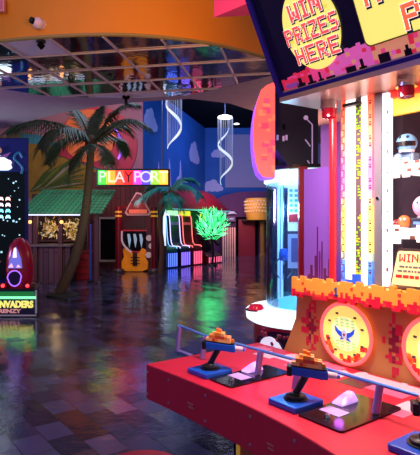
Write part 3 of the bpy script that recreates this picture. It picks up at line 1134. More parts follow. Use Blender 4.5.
for k, (a, c_, label) in enumerate(((2.7, (96, 14, 30), 'dark red racing seat machine with round black wheel, left of green tree'), (3.25, (28, 16, 30), 'black racing seat machine with round wheel, last of the row'))):
    t = thing('racing_machine', label, 'arcade machine', row(a, 0, .1), math.atan2(rd.y, rd.x), 'racing machines at the end of the row')
    fr = lambda q, z, o: (o, q, z)
    m1 = mat('racer_%d' % k, c_, .3)
    MB().slab([(-.2, 0), (-.2, .28), (.0, .42), (.25, .46), (.38, .95), (.44, 1.35), (.54, 1.4), (.56, 0)], fr, -.22, .22).build('body', m1, t, bevel=.03)
    MB().tube([(.19 * math.cos(x), -.12 + .03 * math.sin(x), .98 + .27 * math.sin(x)) for x in [2 * PI * i / 24 for i in range(24)]], .05, 8, closed=True).build('wheel_rim', black, t, smooth=True)
    MB().slab(circle(0, .98, .16, 20), lambda x, z, o: (x, -.1 - o, z), -.05, .0).build('wheel_hub', mat('hub_%d' % k, (120, 40, 50), .3, emit=.15), t)
    MB().cyl((0, -.06, .98), (0, .42, .9), .05, n=10).build('wheel_column', black, t)
    for j in range(4):
        MB().rect(-.18 + j * .12 - .014, -.18 + j * .12 + .014, .04, .26, lambda x, z, o: (x, -.2 - o, z), 0, .02).build('light_bar', glow('racer_bar', (255, 110, 150), 1.2), t)

tree = thing('led_tree', 'bright green lit tree of leafy lights at the end of machine row', 'light tree', row(1.92, 0, .80))
MB().tube(smooth_path([(0, 0, 0), (.03, 0, .5), (-.02, 0, 1.0), (0, 0, 1.35)], 5), [.05] * 16, 8).build('stem', black, tree)
MB().lathe([(.001, .06), (.17, .06), (.2, 0), (.001, 0)], n=16).build('base', black, tree)
mb = MB()
for _ in range(420):
    th, u_ = random.uniform(0, 2 * PI), random.uniform(-1, 1)
    r = .62 * random.random() ** .4
    s_ = math.sqrt(1 - u_ * u_)
    p = Vector((r * s_ * math.cos(th) * 1.0, r * s_ * math.sin(th) * .6, 1.55 + r * u_ * .95))
    dirv = (p - Vector((0, 0, 1.0))).normalized() + Vector((random.gauss(0, .35), random.gauss(0, .35), random.gauss(0, .35)))
    dirv.normalize()
    sd = dirv.cross(Vector((0, 1, .1))).normalized() * .016
    l = random.uniform(.08, .2)
    mb.add([p - dirv * l, p + sd, p + dirv * l, p - sd, p + Vector((0, -.014, 0))], [(0, 1, 4), (1, 2, 4), (2, 3, 4), (3, 0, 4), (0, 3, 2, 1)], random.choice((0, 0, 1, 2)))
mb.build('light_leaves', [glow('led_green', (50, 235, 130), 1.4), glow('led_mint', (150, 255, 200), 1.3), mat('led_dark', (10, 90, 50), .4)], tree)['kind'] = 'stuff'
o = MB().slab([(-.12, -.16), (.1, -.2), (.14, .05), (.02, .22), (-.1, .12)], lambda a, b, o: (a, -o, b), -.03, .03).build('hanging_ornament', glow('ornament_yellow', (230, 215, 50), .8))
o.location = Vector(row(2.35, 1.78, .1))
MB().cyl((0, 0, .18), (0, 0, zE + .2 - 1.78), .008, n=6).build('cord', black, o)
tag(o, 'yellow ornament hanging under red awning left of green tree', 'ornament')

# ================================================================== TALL SHOOTING CABINET ON THE LEFT
TD = 9.3
tx = at(28.5, 0, TD).x
tc = thing('alien_shooter_cabinet', 'towering dark blue screen cabinet of rows of glowing aliens at left', 'arcade machine', (tx - .9, TD, 0))
X = lambda px, d=TD: at(px, 0, d).x - (tx - .9)
Z = lambda py, d=TD: max(0, EYE + (225 - py) / 500 * d)
fr = lambda a, b, o: (a, -o, b)
MB().slab([(-.9, 0), (.9, 0), (.68, .55), (-.9, .55)], flat_frame(0), 0, Z(138)).build('tower', mat('tower_blue', (14, 26, 96), .35, emit=.05), tc)
sc = MB().rect(-.86, X(24.5), .5, Z(172), fr, 0, .02).build('screen', mat('night_screen', (8, 20, 22), .3, emit=.25, spec=.2), tc)
mb = MB()
for r, cy in enumerate((199, 205, 211, 217)):
    for cx in (-6, 1.5, 8.5):
        a, b = X(cx), Z(cy)
        rr = .043
        p = [(a - rr, b - rr * .8), (a - rr * .5, b - rr * .4), (a + rr * .5, b - rr * .4), (a + rr, b - rr * .8), (a + rr, b + rr * .1), (a + rr * .55, b + rr * .8), (a - rr * .55, b + rr * .8), (a - rr, b + rr * .1)]
        mb.slab(p, fr, .02, .03, r)
mb.build('alien_row', [glow('alien_pink', (255, 190, 180), 2), glow('alien_white', (255, 235, 240), 2), glow('alien_cyan', (120, 240, 255), 2), glow('alien_cyan2', (150, 235, 255), 2.2)], sc)
mb = MB()
for px, py, r in ((14, 183, .018), (16.5, 181.5, .014), (15, 191, .010), (20, 200, .016), (14, 221, .022), (17, 222, .016), (20, 219, .016), (4, 220, .015), (8, 221, .012), (3, 235, .012), (5, 236, .01), (20, 235, .014), (2, 252, .02), (18, 207, .008), (11, 196, .008), (9, 179, .009), (19, 188, .007), (-8, 230, .012), (-12, 182, .012)):
    mb.slab(circle(X(px), Z(py), r, 8), fr, .02, .028)
mb.build('star', glow('star_white', (170, 220, 235), 1.1), sc)['kind'] = 'stuff'
hd = MB().rect(-.9, X(28), Z(172), Z(139), fr, 0, .03).build('header', mat('header_blue', (12, 30, 110), .35, emit=.12), tc)
MB().slab([(X(-30), Z(170.5)), (X(9), Z(170.5)), (X(13), Z(168)), (X(9), Z(160)), (X(2), Z(156)), (X(-30), Z(153))], fr, .03, .06).build('logo_panel', glow('logo_white', (225, 255, 240), 1.5), hd)
MB().slab([(X(-30), Z(153)), (X(2), Z(156.5)), (X(12), Z(153)), (X(8), Z(158)), (X(3), Z(158)), (X(-30), Z(158))], fr, .06, .08).build('logo_wing', mat('logo_purple', (130, 80, 150), .4, emit=.35), hd)
MB().slab(circle(X(10.3), Z(163), .048, 16), fr, .06, .08).build('logo_dot', glow('logo_dot', (255, 225, 250), 1.6), hd)
MB().slab(circle(X(0), Z(151), .06, 16), fr, .06, .08).build('logo_ball', mat('logo_ball', (200, 150, 120), .4, emit=.3), hd)
sw_ = smooth_path([(X(23), -.035, Z(158)), (X(20), -.035, Z(153)), (X(16), -.035, Z(155)), (X(15), -.035, Z(159)), (X(19), -.035, Z(163)), (X(23), -.035, Z(168)), (X(22), -.035, Z(174))], 5)
MB().tube(sw_, .022, 8).build('swirl', mat('swirl_blue', (20, 100, 150), .4, emit=.35), hd)

BD = 8.15
bx = at(37, 0, BD).x
bench = thing('gun_console', 'console box with green light bar and yellow lettering before tall alien screen', 'arcade machine', (bx - 1.0, BD, 0))
X = lambda px: at(px, 0, BD).x - (bx - 1.0)
Z = lambda py: max(0, EYE + (225 - py) / 500 * BD)
bt = Z(290)
MB().slab([(-1, 0), (1, 0), (.78, .75), (-1, .75)], flat_frame(0), .05, bt).build('box', mat('console_navy', (40, 44, 84), .4), bench)
MB().slab([(-1.02, -.02), (1.01, -.02), (.79, .78), (-1.02, .78)], flat_frame(0), bt, bt + .02).build('top_plate', mat('console_top', (60, 60, 70), .35, .4), bench)
MB().slab([(-.98, .03), (.98, .03), (.77, .72), (-.98, .72)], flat_frame(0), 0, .05).build('plinth', black, bench)
MB().rect(-1, .985, Z(298.6), Z(296.4), fr, 0, .03).build('light_bar', glow('green_bar', (110, 255, 150), 2.2), bench)
MB().rect(-1, .96, Z(295.5), Z(291.5), fr, 0, .012).build('green_band', glow('green_band', (30, 120, 60), .6), bench)
font_mesh('lettering', 'INVADERS', .15, fr, X(15.5), Z(304.6), .0, glow('yellow_lettering', (235, 225, 120), 1.0), bench, extrude=.008, bold=.006, sx=.84)
font_mesh('small_lettering', 'FRENZY', .085, fr, X(8), Z(311.2), .0, glow('pink_lettering', (220, 150, 150), .6), bench, extrude=.006, bold=.003, sx=1.35)
MB().rect(-1, .99, Z(316), Z(314.6), fr, 0, .015).build('foot_trim', mat('foot_trim', (190, 180, 200), .3, .3, emit=.15), bench)
MB().rect(.975, 1.0, .06, bt, fr, 0, .02).build('corner_trim', mat('foot_trim'), bench)


def pod(px, label):
    D = 8.35
    t = thing('gun_pod', label, 'arcade machine', (at(px, 0, D).x, D, bt + .02), 0, 'red gun pods on the console')
    s = D / 500
    h = 50 * s
    prof = [(.01, 0), (.18, 0), (.215, .1), (.22, .28), (.205, .5), (.16, .68), (.09, .78), (.01, .82)]
    k = h / .82
    MB().lathe([(r, z * k) for r, z in prof], n=28).build('shell', grain(mat('pod_red', (150, 16, 48), .25, emit=.10), 4, .1), t, smooth=True)
    f = lambda a, b, o: (a, -.185 - o + .16 * max(0, (b - .3)) ** 1.5 * .8, b)
    p = [(-.11, .33 * k), (.11, .33 * k), (.09, .48 * k), (.04, .60 * k), (.0, .67 * k), (-.04, .58 * k), (-.08, .46 * k)]
    pic = MB().slab(p, f, -.02, .05).build('picture', glow('pod_picture', (120, 120, 230), .7), t)
    MB().slab([(-.03, .50 * k), (.03, .50 * k), (.02, .64 * k), (0, .66 * k), (-.02, .64 * k)], f, .05, .06).build('picture_peak', glow('pod_white', (245, 220, 255), 1.3), pic)
    MB().slab([(-.10, .345 * k), (-.02, .345 * k), (-.05, .41 * k)], f, .05, .06).build('picture_glint', glow('pod_pink', (255, 190, 200), 1.1), pic)
    MB().slab([(.03, .345 * k), (.10, .345 * k), (.06, .39 * k)], f, .05, .06).build('picture_glint', glow('pod_pink'), pic)
    ring = [(.115 * math.cos(a) * (1.0 if math.sin(a) > 0 else .88), -.235, .17 * k + .125 * math.sin(a)) for a in [2 * PI * i / 28 for i in range(28)]]
    MB().cyl((0, -.15, .17 * k), (0, -.232, .17 * k), .11, n=28).build('speaker', mat('pod_speaker', (46, 20, 84), .5), t)
    MB().tube(ring, .010, 8, closed=True).build('neon_ring', glow('pod_neon', (165, 110, 255), 1.3), t, smooth=True)
    for sx in (-1, 1):
        b = MB().box((sx * .2, -.1, .045), (.12, .2, .09)).build('lamp_block', mat('pod_block', (110, 10, 30), .3), t, bevel=.012)
        MB().ball((sx * .2, -.21, .05), .028, 0, 12, 8).build('red_lamp', glow('red_lamp', (255, 50, 60), 4), b)
    return t


pod(20, 'red rounded gun pod with violet neon ring on console, right end')
p = at(1, 262, 8.3)
t = thing('light_gun', 'pale handgun controller leaning at left edge in front of alien screen', 'gun', (at(-9, 0, 8.3).x, 8.3, bt + .02))
MB().box((0, 0, .16), (.16, .2, .32)).build('stand', black, t, bevel=.01)
MB().tube([(-.06, -.02, .62), (.06, -.02, .52), (.16, -.02, .42)], .022, 8).build('barrel', mat('gun_pale', (190, 120, 120), .4), t)
MB().box((.0, 0, .42), (.1, .1, .24), ry=-.4).build('grip', black, t)
MB().ball((.06, -.09, .3), .04, 0, 12, 8).build('start_button', glow('mint_button', (120, 255, 190), 1.5), t)

# ================================================================== ON THE BULKHEAD AND CEILING
p = at(39, 24.5, 5.33)
cm = thing('security_camera', 'white round security camera with black lens on orange bulkhead', 'security camera', p)
MB().cyl((.03, .06, .0), (.02, .0, .0), .05, .055, 20).build('mount', white_paint, cm, smooth=True)
MB().ball((.0, -.03, 0), .062, 0, 20, 12).build('ball_housing', mat('camera_white', (235, 215, 235), .4), cm, smooth=True)
ln = MB().cyl((-.035, -.06, .01), (-.058, -.09, .014), .036, .034, 18).build('lens', mat('lens_black', (6, 6, 10), .1), cm, smooth=True)
p = at(-1, 5, 5.36)
o = MB().rect(-.06, .06, -.07, .07, lambda a, b, o: (a, -o, b), -.03, .012).build('wall_plate', mat('plate_pink', (225, 150, 165), .5))
o.location = p
MB().rect(-.04, .04, -.05, .05, lambda a, b, o: (a, -o, b), .012, .02).build('plate_face', mat('plate_pink2', (205, 120, 150), .5), o)
tag(o, 'small pink square plate in upper left on the orange bulkhead', 'wall plate')
q = onceil(41, 39.5)
sp = thing('ceiling_spotlight', 'small black spotlight hanging from white ceiling tile under security camera', 'spotlight', (q[0], q[1], CZ - .012))
MB().cyl((0, 0, 0), (0, 0, -.02), .05, n=16).build('rose', black, sp)
MB().cyl((0, 0, -.02), (0, 0, -.05), .012, n=8).build('stem', black, sp)
MB().cyl((-.02, -.01, -.035), (.02, .0, -.075), .028, .034, 16).build('head', matte_black, sp)
q = onceil(126, 95.5)
o = MB().lathe([(.001, 0), (.06, 0), (.06, -.03), (.02, -.05), (.02, -.1), (.001, -.1)], n=14).build('ceiling_sensor', matte_black)
MB().ball((0, 0, -.1), .03, 0, 10, 6).build('tip', black, o)
o.location = (q[0], q[1], CZ - .012)
tag(o, 'small black fixture under the far rim of mirrored ceiling above palm', 'ceiling fixture')

# ================================================================== GLASS CRANE MACHINE
CX, CY = .84, 4.25
cr = thing('crane_machine', 'round glass prize machine with glowing white deck and curved pink sign', 'prize machine', (CX, CY, 0))
cs = CY / 500


def cx_(px):
    return (px - 210) / 500 * (CY - .1) - CX


def cz_(py):
    return EYE + (225 - py) / 500 * (CY - .1)


red_l = mat('crane_red', (150, 8, 40), .3)
MB().lathe([(.001, .0), (.44, .0), (.44, .04), (.455, .06), (.47, .70), (.001, .70)], n=40).build('base_cabinet', red_l, cr, smooth=True)
fr = lambda a, b, o: (.47 * math.sin(a) + (o) * math.sin(a), -(.47 + o) * math.cos(a), b)
mb = MB()
for k in range(14):
    a0, a1 = -1.25 + k * .09, -1.25 + (k + 1) * .09
    zz = lambda a: .15 * math.sqrt(max(0, 1 - ((a + .62) / .66) ** 2))
    mb.slab([(a0, .52 - zz(a0)), (a1, .52 - zz(a1)), (a1, .52 + zz(a1)), (a0, .52 + zz(a0))], fr, -.01, .012)
wi = mb.build('dark_window', mat('window_dark', (40, 10, 40), .15), cr)
mb = MB()
for _ in range(34):
    a, z = random.uniform(-1.15, -.1), random.uniform(.4, .64)
    mb.ball(fr(a, z, .008), random.uniform(.014, .026), random.choice((0, 0, 0, 1)), 8, 6)
mb.build('bubble', [mat('bubble_red', (130, 14, 50), .2), mat('bubble_pale', (210, 190, 220), .2, emit=.2)], wi)['kind'] = 'stuff'
MB().slab([(-.86 + .30 * math.cos(t), .40 + .22 * math.sin(t)) for t in [PI * i / 24 for i in range(25)]], lambda a, b, o: (fr(a, b, o)), .012, .03).build('prize_door', glow('door_white', (225, 215, 235), .75), cr)
deck = [(.001, .70), (.50, .70), (.53, .72), (.535, .78), (.51, .80), (.40, .82), (.001, .82)]
MB().lathe(deck, n=44).build('play_deck', glow('deck_white', (225, 245, 255), 1.3), cr, smooth=True)
MB().lathe([(.001, .82), (.31, .82), (.28, .86), (.12, .90), (.001, .90)], n=32).build('prize_bed', glow('bed_cyan', (120, 225, 245), .9), cr, smooth=True)
bt_ = MB().lathe([(.001, .05), (.05, .045), (.065, .02), (.068, 0), (.001, 0)], (-.46, -.14, .80), 20).build('button', mat('button_red', (220, 20, 50), .25, emit=.3), cr, smooth=True)
MB().lathe([(.068, 0), (.085, .012), (.085, 0)], (-.46, -.14, .80), 20).build('button_collar', chrome, bt_)
gh0, gh1 = .82, cz_(182)
MB().lathe([(.36, gh0), (.36, gh1), (.352, gh1), (.352, gh0), (.36, gh0)], n=36, a0=math.radians(95), a1=math.radians(250)).build('glass_shell', glass_mat('glass'), cr, smooth=True)
MB().lathe([(.001, gh1 + .09), (.34, gh1 + .09), (.375, gh1 + .07), (.38, gh1), (.34, gh1 - .015), (.001, gh1 - .015)], n=40).build('top_ring', glow('ring_white', (215, 250, 255), 1.7), cr, smooth=True)
MB().lathe([(.001, gh1 + .12), (.37, gh1 + .12), (.385, gh1 + .09), (.001, gh1 + .09)], n=40).build('top_cap', black, cr, smooth=True)
MB().box((-.126, -.40, (.80 + gh1 + .09) / 2), (.066, .06, gh1 + .09 - .80)).build('corner_post', mat('post_red', (165, 10, 45), .35, emit=.08), cr)
MB().box((.18, .12, (gh0 + gh1 + .09) / 2), (.40, .44, gh1 - gh0 + .09)).build('rear_cabinet', mat('rear_white', (170, 170, 210), .5), cr)
for x in (-.25, -.22):
    MB().box((x, .06, (gh0 + gh1) / 2 + .02), (.02, .02, gh1 - gh0 - .0)).build('light_tube', glow('tube_blue_white', (160, 205, 255), 1.6), cr)
bd = MB().rect(-.195, .02, cz_(231), cz_(187), lambda a, b, o: (a, -.11 - o, b), 0, .015).build('price_board', glow('board_white', (225, 240, 255), .9), cr)
mb = MB()
for i in range(3):
    for j in range(6):
        x, z = -.185 + i * .042, cz_(192 + j * 5)
        mb.rect(x, x + .026, z, z + .022, lambda a, b, o: (a, -.125 - o, b), 0, .004, 0 if i < 2 else 1)
mb.rect(-.195, .0, cz_(222), cz_(214), lambda a, b, o: (a, -.125 - o, b), 0, .006, 1)
mb.build('price_mark', [mat('mark_teal', (80, 170, 190), .4, emit=.4), mat('mark_red', (210, 40, 60), .4, emit=.4)], bd)
bd = MB().rect(-.195, .02, cz_(268), cz_(234), lambda a, b, o: (a, -.11 - o, b), 0, .012).build('lower_board', glow('board_blue', (150, 170, 225), .8), cr)
MB().rect(-.17, .0, cz_(262), cz_(238), lambda a, b, o: (a, -.11 - o, b), .012, .018).build('board_card', mat('board_card', (90, 100, 180), .4, emit=.4), bd)
# inside: claw on a cable
MB().cyl((-.22, -.02, gh1 - .02), (-.22, -.02, 1.28), .006, n=6).build('claw_cable', steel, cr)
cl = MB().lathe([(.001, .1), (.03, .1), (.04, .04), (.03, 0), (.001, 0)], (-.22, -.02, 1.2), 12).build('claw_hub', mat('claw_blue', (70, 110, 220), .3, emit=.2), cr, smooth=True)
for k in range(3):
    a = 2 * PI * k / 3 + .4
    MB().tube([(-.22 + r * math.cos(a), -.02 + r * math.sin(a), z) for r, z in ((.03, 1.22), (.09, 1.17), (.08, 1.09), (.04, 1.05))], .008, 6).build('claw_finger', steel, cl)
# sign head
gz0 = gh1 + .12


def sgn(px, py):
    return ((px - 210) / 500 * (CY - .35) - CX, EYE + (225 - py) / 500 * (CY - .35))


fr = lambda a, b, o: (a, -.35 - o, b)
L_ = [sgn(x, y) for x, y in ((275, 82), (267, 85), (261, 90), (256.5, 103), (254, 118), (253, 133), (253.6, 148), (255.5, 162), (258.5, 172), (263, 177), (275, 178))]
head = MB().slab(L_, fr, -.28, 0, 0, 1).build('sign_face', [glow('sign_pink', (255, 92, 88), 1.0), glow('sign_violet', (150, 80, 255), 1.2)], cr)
mb = MB()
for _ in range(26):
    px, py = random.uniform(258, 273), random.uniform(92, 172)
    a, b = sgn(px, py)
    if px > 256 + ((py - 132) / 45) ** 2 * 8:
        s_ = random.choice((.03, .045, .06))
        mb.rect(a, min(a + s_, L_[0][0]), b, b + s_ * .8, fr, 0, .003, random.choice((0, 1)))
mb.build('pixel_print', [glow('sign_orange', (255, 122, 92), .9), glow('sign_rose', (245, 70, 110), .9)], head)['kind'] = 'stuff'
B_ = [sgn(x, y) for x, y in ((275, 84), (319, 84), (319, 168), (291, 168), (276, 148))]
hb = MB().slab(B_, fr, -.5, -.03).build('head_body', mat('head_black', (20, 16, 44), .5), cr)
for pts in (((307, 118), (313, 124), (313, 165)), ((306, 139), (311, 146)), ((308, 160), (312, 166))):
    MB().tube([(a, -.325, b) for a, b in [sgn(x, y) for x, y in pts]], .005, 6).build('circuit_line', mat('circuit_pale', (190, 170, 220), .4, emit=.3), hb)
MB().slab(circle(*sgn(306.5, 117), .018, 14), fr, -.03, -.02).build('circuit_pad', mat('circuit_pale'), hb)
for px, py in ((284, 126), (287, 137), (278, 137), (284, 138)):
    a, b = sgn(px, py)
    MB().rect(a - .008, a + .008, b - .02, b + .02, fr, -.03, -.02).build('vent_mark', mat('circuit_pale') if py > 130 else matte_black, hb)
for px in (278, 290):
    a, b = sgn(px, 172)
    MB().cyl((a, -.05, gz0 - .005), (a, -.05, sgn(0, 150)[1]), .03, n=12).build('neck', steel, cr)
point('crane_cyan_light', (CX - .22, CY - .12, 1.62), 14, (150, 225, 255), .06)

# ================================================================== THE TARGET SHOOTING MACHINE
K = 1.364
ROT = math.atan2(-.796, .605)
ORG = Vector((-.253 * K, 1.98 * K, 0))


def G(s, q, z):
    return (K * s, K * q, EYE + K * (z - EYE))


def GW(s, q, z):
    """the same place in the hall's own coordinates"""
    p = G(s, q, z)
    c, n_ = math.cos(ROT), math.sin(ROT)
    return Vector((ORG.x + c * p[0] - n_ * p[1], ORG.y + n_ * p[0] + c * p[1], p[2]))


ZF = EYE - EYE / K       # the floor in the machine's own measure
F = lambda s, t, o: (s, .45 - .4668 * t - .8844 * o, 2.016 + .8844 * t - .4668 * o)
SR = 1.42                # right end of the machine
tm = thing('target_shooting_machine', 'large red and orange pixel themed prize shooting machine with yellow lit sign', 'arcade machine', ORG, ROT)

ochre = mat('machine_ochre', (186, 130, 66), .45)
pix_red = mat('pixel_red', (196, 22, 54), .45)
pix_dark = mat('pixel_crimson', (128, 8, 44), .45)
orange = mat('banner_orange', (244, 170, 62), .4)
violet = mat('machine_violet', (124, 78, 176), .45)

# lower body, flared at its left foot
lowp = [(.10, ZF), (.158, .936), (.20, 1.02), (.235, 1.10), (.242, 1.21), (SR, 1.21), (SR, ZF)]
MB().slab(lowp, front(.605), -.36, 0, 0, 1).build('lower_body', [ochre, black], tm, G)
mb = MB()
cw = .0135
for i in range(int((SR - .2) / cw)):
    for j in range(20):
        s, z = .2 + i * cw, .955 + j * .0128
        if s < .25 and z < 1.1:
            continue
        d1 = min(abs(s - c_) / .055 for c_ in (.315, .70, 1.06)) + abs(z - 1.07) / .16
        if random.random() < 1.1 - d1 and z < 1.20:
            mb.rect(s, s + cw, z, z + .0128, front(.605), 0, .0012, 1 if d1 < .45 else 0)
mb.build('pixel_pattern', [pix_red, pix_dark], tm, G)['kind'] = 'stuff'

# banner shelf with notched top and red pixels along its lower rim
bn = MB().rect(.262, SR, 1.213, 1.272, front(.55), -.07, 0).build('banner', orange, tm, G)
mb = MB()
i, s = 0, .262
while s < SR - .03:
    h = (.012, .0, .018, .006, .0, .014)[i % 6]
    if h:
        mb.rect(s, s + .026, 1.272, 1.272 + h, front(.55), -.012, 0)
    s += .026 if i % 2 else .02
    i += 1
mb.build('banner_notches', orange, bn, G)['kind'] = 'stuff'
mb = MB()
i = 0
cw = .0115
while .262 + (i + 1) * cw < SR:
    s = .262 + i * cw
    hh = 1 + int(2.6 * random.random())
    if random.random() < .55:
        mb.rect(s, s + cw, 1.213 - .0105 * random.choice((0, 1, 1)), 1.213, front(.55), -.012, .0015, 0)
    for j in range(hh):
        mb.rect(s, s + cw, 1.213 + j * .0105, 1.213 + (j + 1) * .0105, front(.55), 0, .0015, 1 if random.random() < .3 else 0)
    if random.random() < .16:
        z = 1.213 + random.choice((3, 4)) * .0105
        mb.rect(s, s + cw, z, z + .0105, front(.55), 0, .0015, 1)
    i += 1
mb.build('banner_pixels', [mat('banner_red', (226, 26, 56), .45), mat('banner_vermilion', (232, 74, 44), .45)], bn, G)['kind'] = 'stuff'
mb = MB()
pixel_text(mb, '1', .487, 1.228, .0058, .0047, front(.55), .0015, .004)
pixel_text(mb, '1', .847, 1.228, .0058, .0047, front(.55), .0015, .004)
mb.build('number', mat('number_blue', (40, 70, 150), .4), bn, G)

# round targets
dial_y = glow('dial_yellow', (255, 226, 110), .75)
for s0 in (.508, .872):
    zc = 1.079
    fr = lambda a, b, o: (s0 + a, .60 - o - .05 * b, zc + b)
    td = MB().slab(circle(0, 0, .112, 44), fr, -.02, .012).build('target_dial', dial_y, tm, G)
    MB().slab(circle(0, 0, .066, 32), fr, .012, .014).build('dial_centre', glow('dial_centre', (228, 240, 170), .8), td, G)
    MB().tube([fr(.116 * math.cos(t), .116 * math.sin(t), .012) for t in [2 * PI * i / 44 for i in range(44)]], .0075, 8, closed=True).build('neon_ring', glow('target_neon', (255, 92, 92), 1.25), td, G, smooth=True)
    mb = MB()
    for k in range(40):
        a = random.uniform(PI * 1.08, PI * 1.92)
        r = random.uniform(.088, .108)
        c_ = .0075
        x, y = r * math.cos(a), r * math.sin(a)
        mb.rect(x - c_, x + c_, y - c_, y + c_, fr, .012, .0145, random.choice((0, 0, 1)))
    for k in range(4):
        for j in range(3):
            x, y = -.045 + k * .025, .028 + j * .012
            mb.rect(x, x + .016, y, y + .007, fr, .014, .0150, 2)
            mb.rect(x, x + .016, -y - .007, -y, fr, .014, .0150, 2)
    for a in (20, 55, 115, 150, 200, 235, 300, 335):
        x, y = .084 * math.cos(math.radians(a)), .084 * math.sin(math.radians(a))
        mb.rect(x - .006, x + .006, y - .004, y + .004, fr, .012, .0155, 3)
    mb.build('dial_print', [mat('dial_red', (230, 50, 50), .4, emit=.35), mat('dial_orange', (245, 130, 50), .4, emit=.4), mat('dial_green', (170, 225, 130), .4, emit=.55), mat('dial_grey', (80, 90, 90), .4)], td, G)['kind'] = 'stuff'
    mb = MB()
    for sx in (-1, 1):
        mb.slab([(0, -.004), (.012 * sx, .006), (.030 * sx, .012), (.046 * sx, .027), (.043 * sx, .008), (.032 * sx, -.004), (.016 * sx, -.014)], fr, .014, .018)
        mb.slab([(0, -.014), (.012 * sx, -.012), (.028 * sx, -.026), (.010 * sx, -.022)], fr, .014, .0175)
    mb.slab([(-.010, -.016), (.010, -.016), (.012, .006), (0, .022), (-.012, .006)], fr, .014, .019, 1)
    mb.slab(circle(0, -.002, .005, 10), fr, .019, .021, 2)
    mb.build('winged_emblem', [mat('emblem_blue', (24, 84, 220), .4, emit=.4), mat('emblem_pale', (200, 220, 235), .4, emit=.3), mat('emblem_dot', (170, 30, 40), .4)], td, G)

# violet side panel with dripping pixels
MB().rect(.300, .44, 1.70, 1.93, front(.69), -.04, 0).build('upper_side_panel', mat('upper_violet', (140, 92, 170), .45), tm, G)
vp = MB().rect(.268, .44, 1.272, 1.738, front(.62), -.04, 0).build('side_panel', violet, tm, G)
mb = MB()
for i in range(12):
    s = .292 + i * .012
    h = (.02, .06, .015, .10, .22, .12, .16, .05, .02, .09, .03, .015)[i]
    mb.rect(s, s + (.006 if h > .1 else .012), 1.272, 1.272 + h, front(.62), 0, .002)
mb.build('pixel_drips', mat('drip_plum', (84, 18, 84), .5), vp, G)
# body behind, and roof over the columns
MB().rect(.445, .645, 1.272, 1.985, front(.76), -.18, 0).build('core', mat('core_dark', (60, 40, 60), .6), tm, G)
MB().slab([(.30, .44), (SR, .44), (SR, 1.0), (.34, 1.0)], flat_frame(1.992), 0, .05).build('roof_panel', mat('canopy_under', (205, 160, 140), .3, .3), tm, G)
MB().cyl((.438, .60, 1.272), (.438, .60, 1.992), .0145, n=16).build('red_post', mat('post_scarlet', (225, 30, 44), .25, emit=.12), tm, G, smooth=True)
strip = lambda s0, s1, q, o, m, name: MB().rect(s0, s1, 1.274, 1.99, front(q), -o, 0).build(name, m, tm, G)
strip(.484, .524, .622, .03, glow('column_white', (255, 246, 246), 1.15), 'light_column')
strip(.556, .585, .622, .03, glow('column_white'), 'light_column')
st = strip(.526, .554, .628, .03, mat('strip_grey', (96, 74, 84), .4), 'circuit_strip')
mb = MB()
for k in range(58):
    z = 1.31 + k * .0112
    if 20 < k < 26 or k in (31, 32, 40):
        continue
    for s in (.528, .537, .545):
        if random.random() < .5:
            w_ = random.choice((.006, .009, .012))
            mb.rect(s, min(s + w_, .553), z, z + random.choice((.004, .006, .009)), front(.628), 0, .002, random.choice((0, 0, 1)))
mb.build('circuit_print', [glow('circuit_green', (120, 190, 20), .7), glow('circuit_yellow', (205, 190, 40), .7)], st, G)['kind'] = 'stuff'


def ramp_color(t):
    st_ = ((0, (50, 110, 240)), (.10, (90, 150, 245)), (.18, (250, 235, 120)), (.40, (250, 220, 110)), (.5, (255, 120, 170)), (.64, (255, 110, 160)), (.78, (255, 140, 110)), (1, (250, 90, 60)))
    for (a, ca), (b, cb) in zip(st_, st_[1:]):
        if t <= b:
            u_ = (t - a) / (b - a)
            return tuple(int(x + (y - x) * u_) for x, y in zip(ca, cb))
    return st_[-1][1]


for s0, s1, name in ((.463, .484, 'colour_edge'), (.585, .605, 'colour_edge')):
    mb = MB()
    mats_ = []
    nb = 24
    for k in range(nb):
        z0, z1 = 1.274 + .716 * k / nb, 1.274 + .716 * (k + 1) / nb
        mb.rect(s0, s1, z0, z1, front(.620), -.03, 0, k)
        mats_.append(glow('edge_colour_%d' % k, ramp_color((k + .5) / nb), .85))
    mats_.append(mat('edge_mark', (90, 20, 50), .5))
    for k in range(26):
        z = 1.29 + k * .0266
        if s0 < .5:
            a = s0 + .013 if k % 2 else s0 + .003
            mb.rect(a, a + .0035, z - .001, z + .0256, front(.620), 0, .0015, nb)
            mb.rect(s0 + .003, s0 + .0165, z - .0022, z + .0012, front(.620), 0, .0015, nb)
        elif k % 3:
            mb.rect(s1 - .012, s1 - .003, z, z + .007, front(.620), 0, .0015, nb)
            mb.rect(s1 - .012, s1 - .003, z + .011, z + .015, front(.620), 0, .0015, nb)
    mb.build(name, mats_, tm, G)
MB().slab([(.50, 1.274), (.575, 1.274), (.575, 1.288), (.567, 1.288), (.567, 1.312), (.53, 1.312), (.53, 1.290), (.50, 1.290)], front(.60), -.006, 0).build('blue_pixel_foot', mat('pixel_blue', (30, 90, 220), .4, emit=.2), tm, G)
for s in (.622,):
    po = MB().box((s, .646, 1.63), (.030, .03, .72)).build('grey_post', mat('post_grey', (120, 116, 126), .4, .2), tm, G)
    MB().cyl((s, .627, 1.60), (s, .632, 1.60), .006, n=8).build('bolt', chrome, po, G)

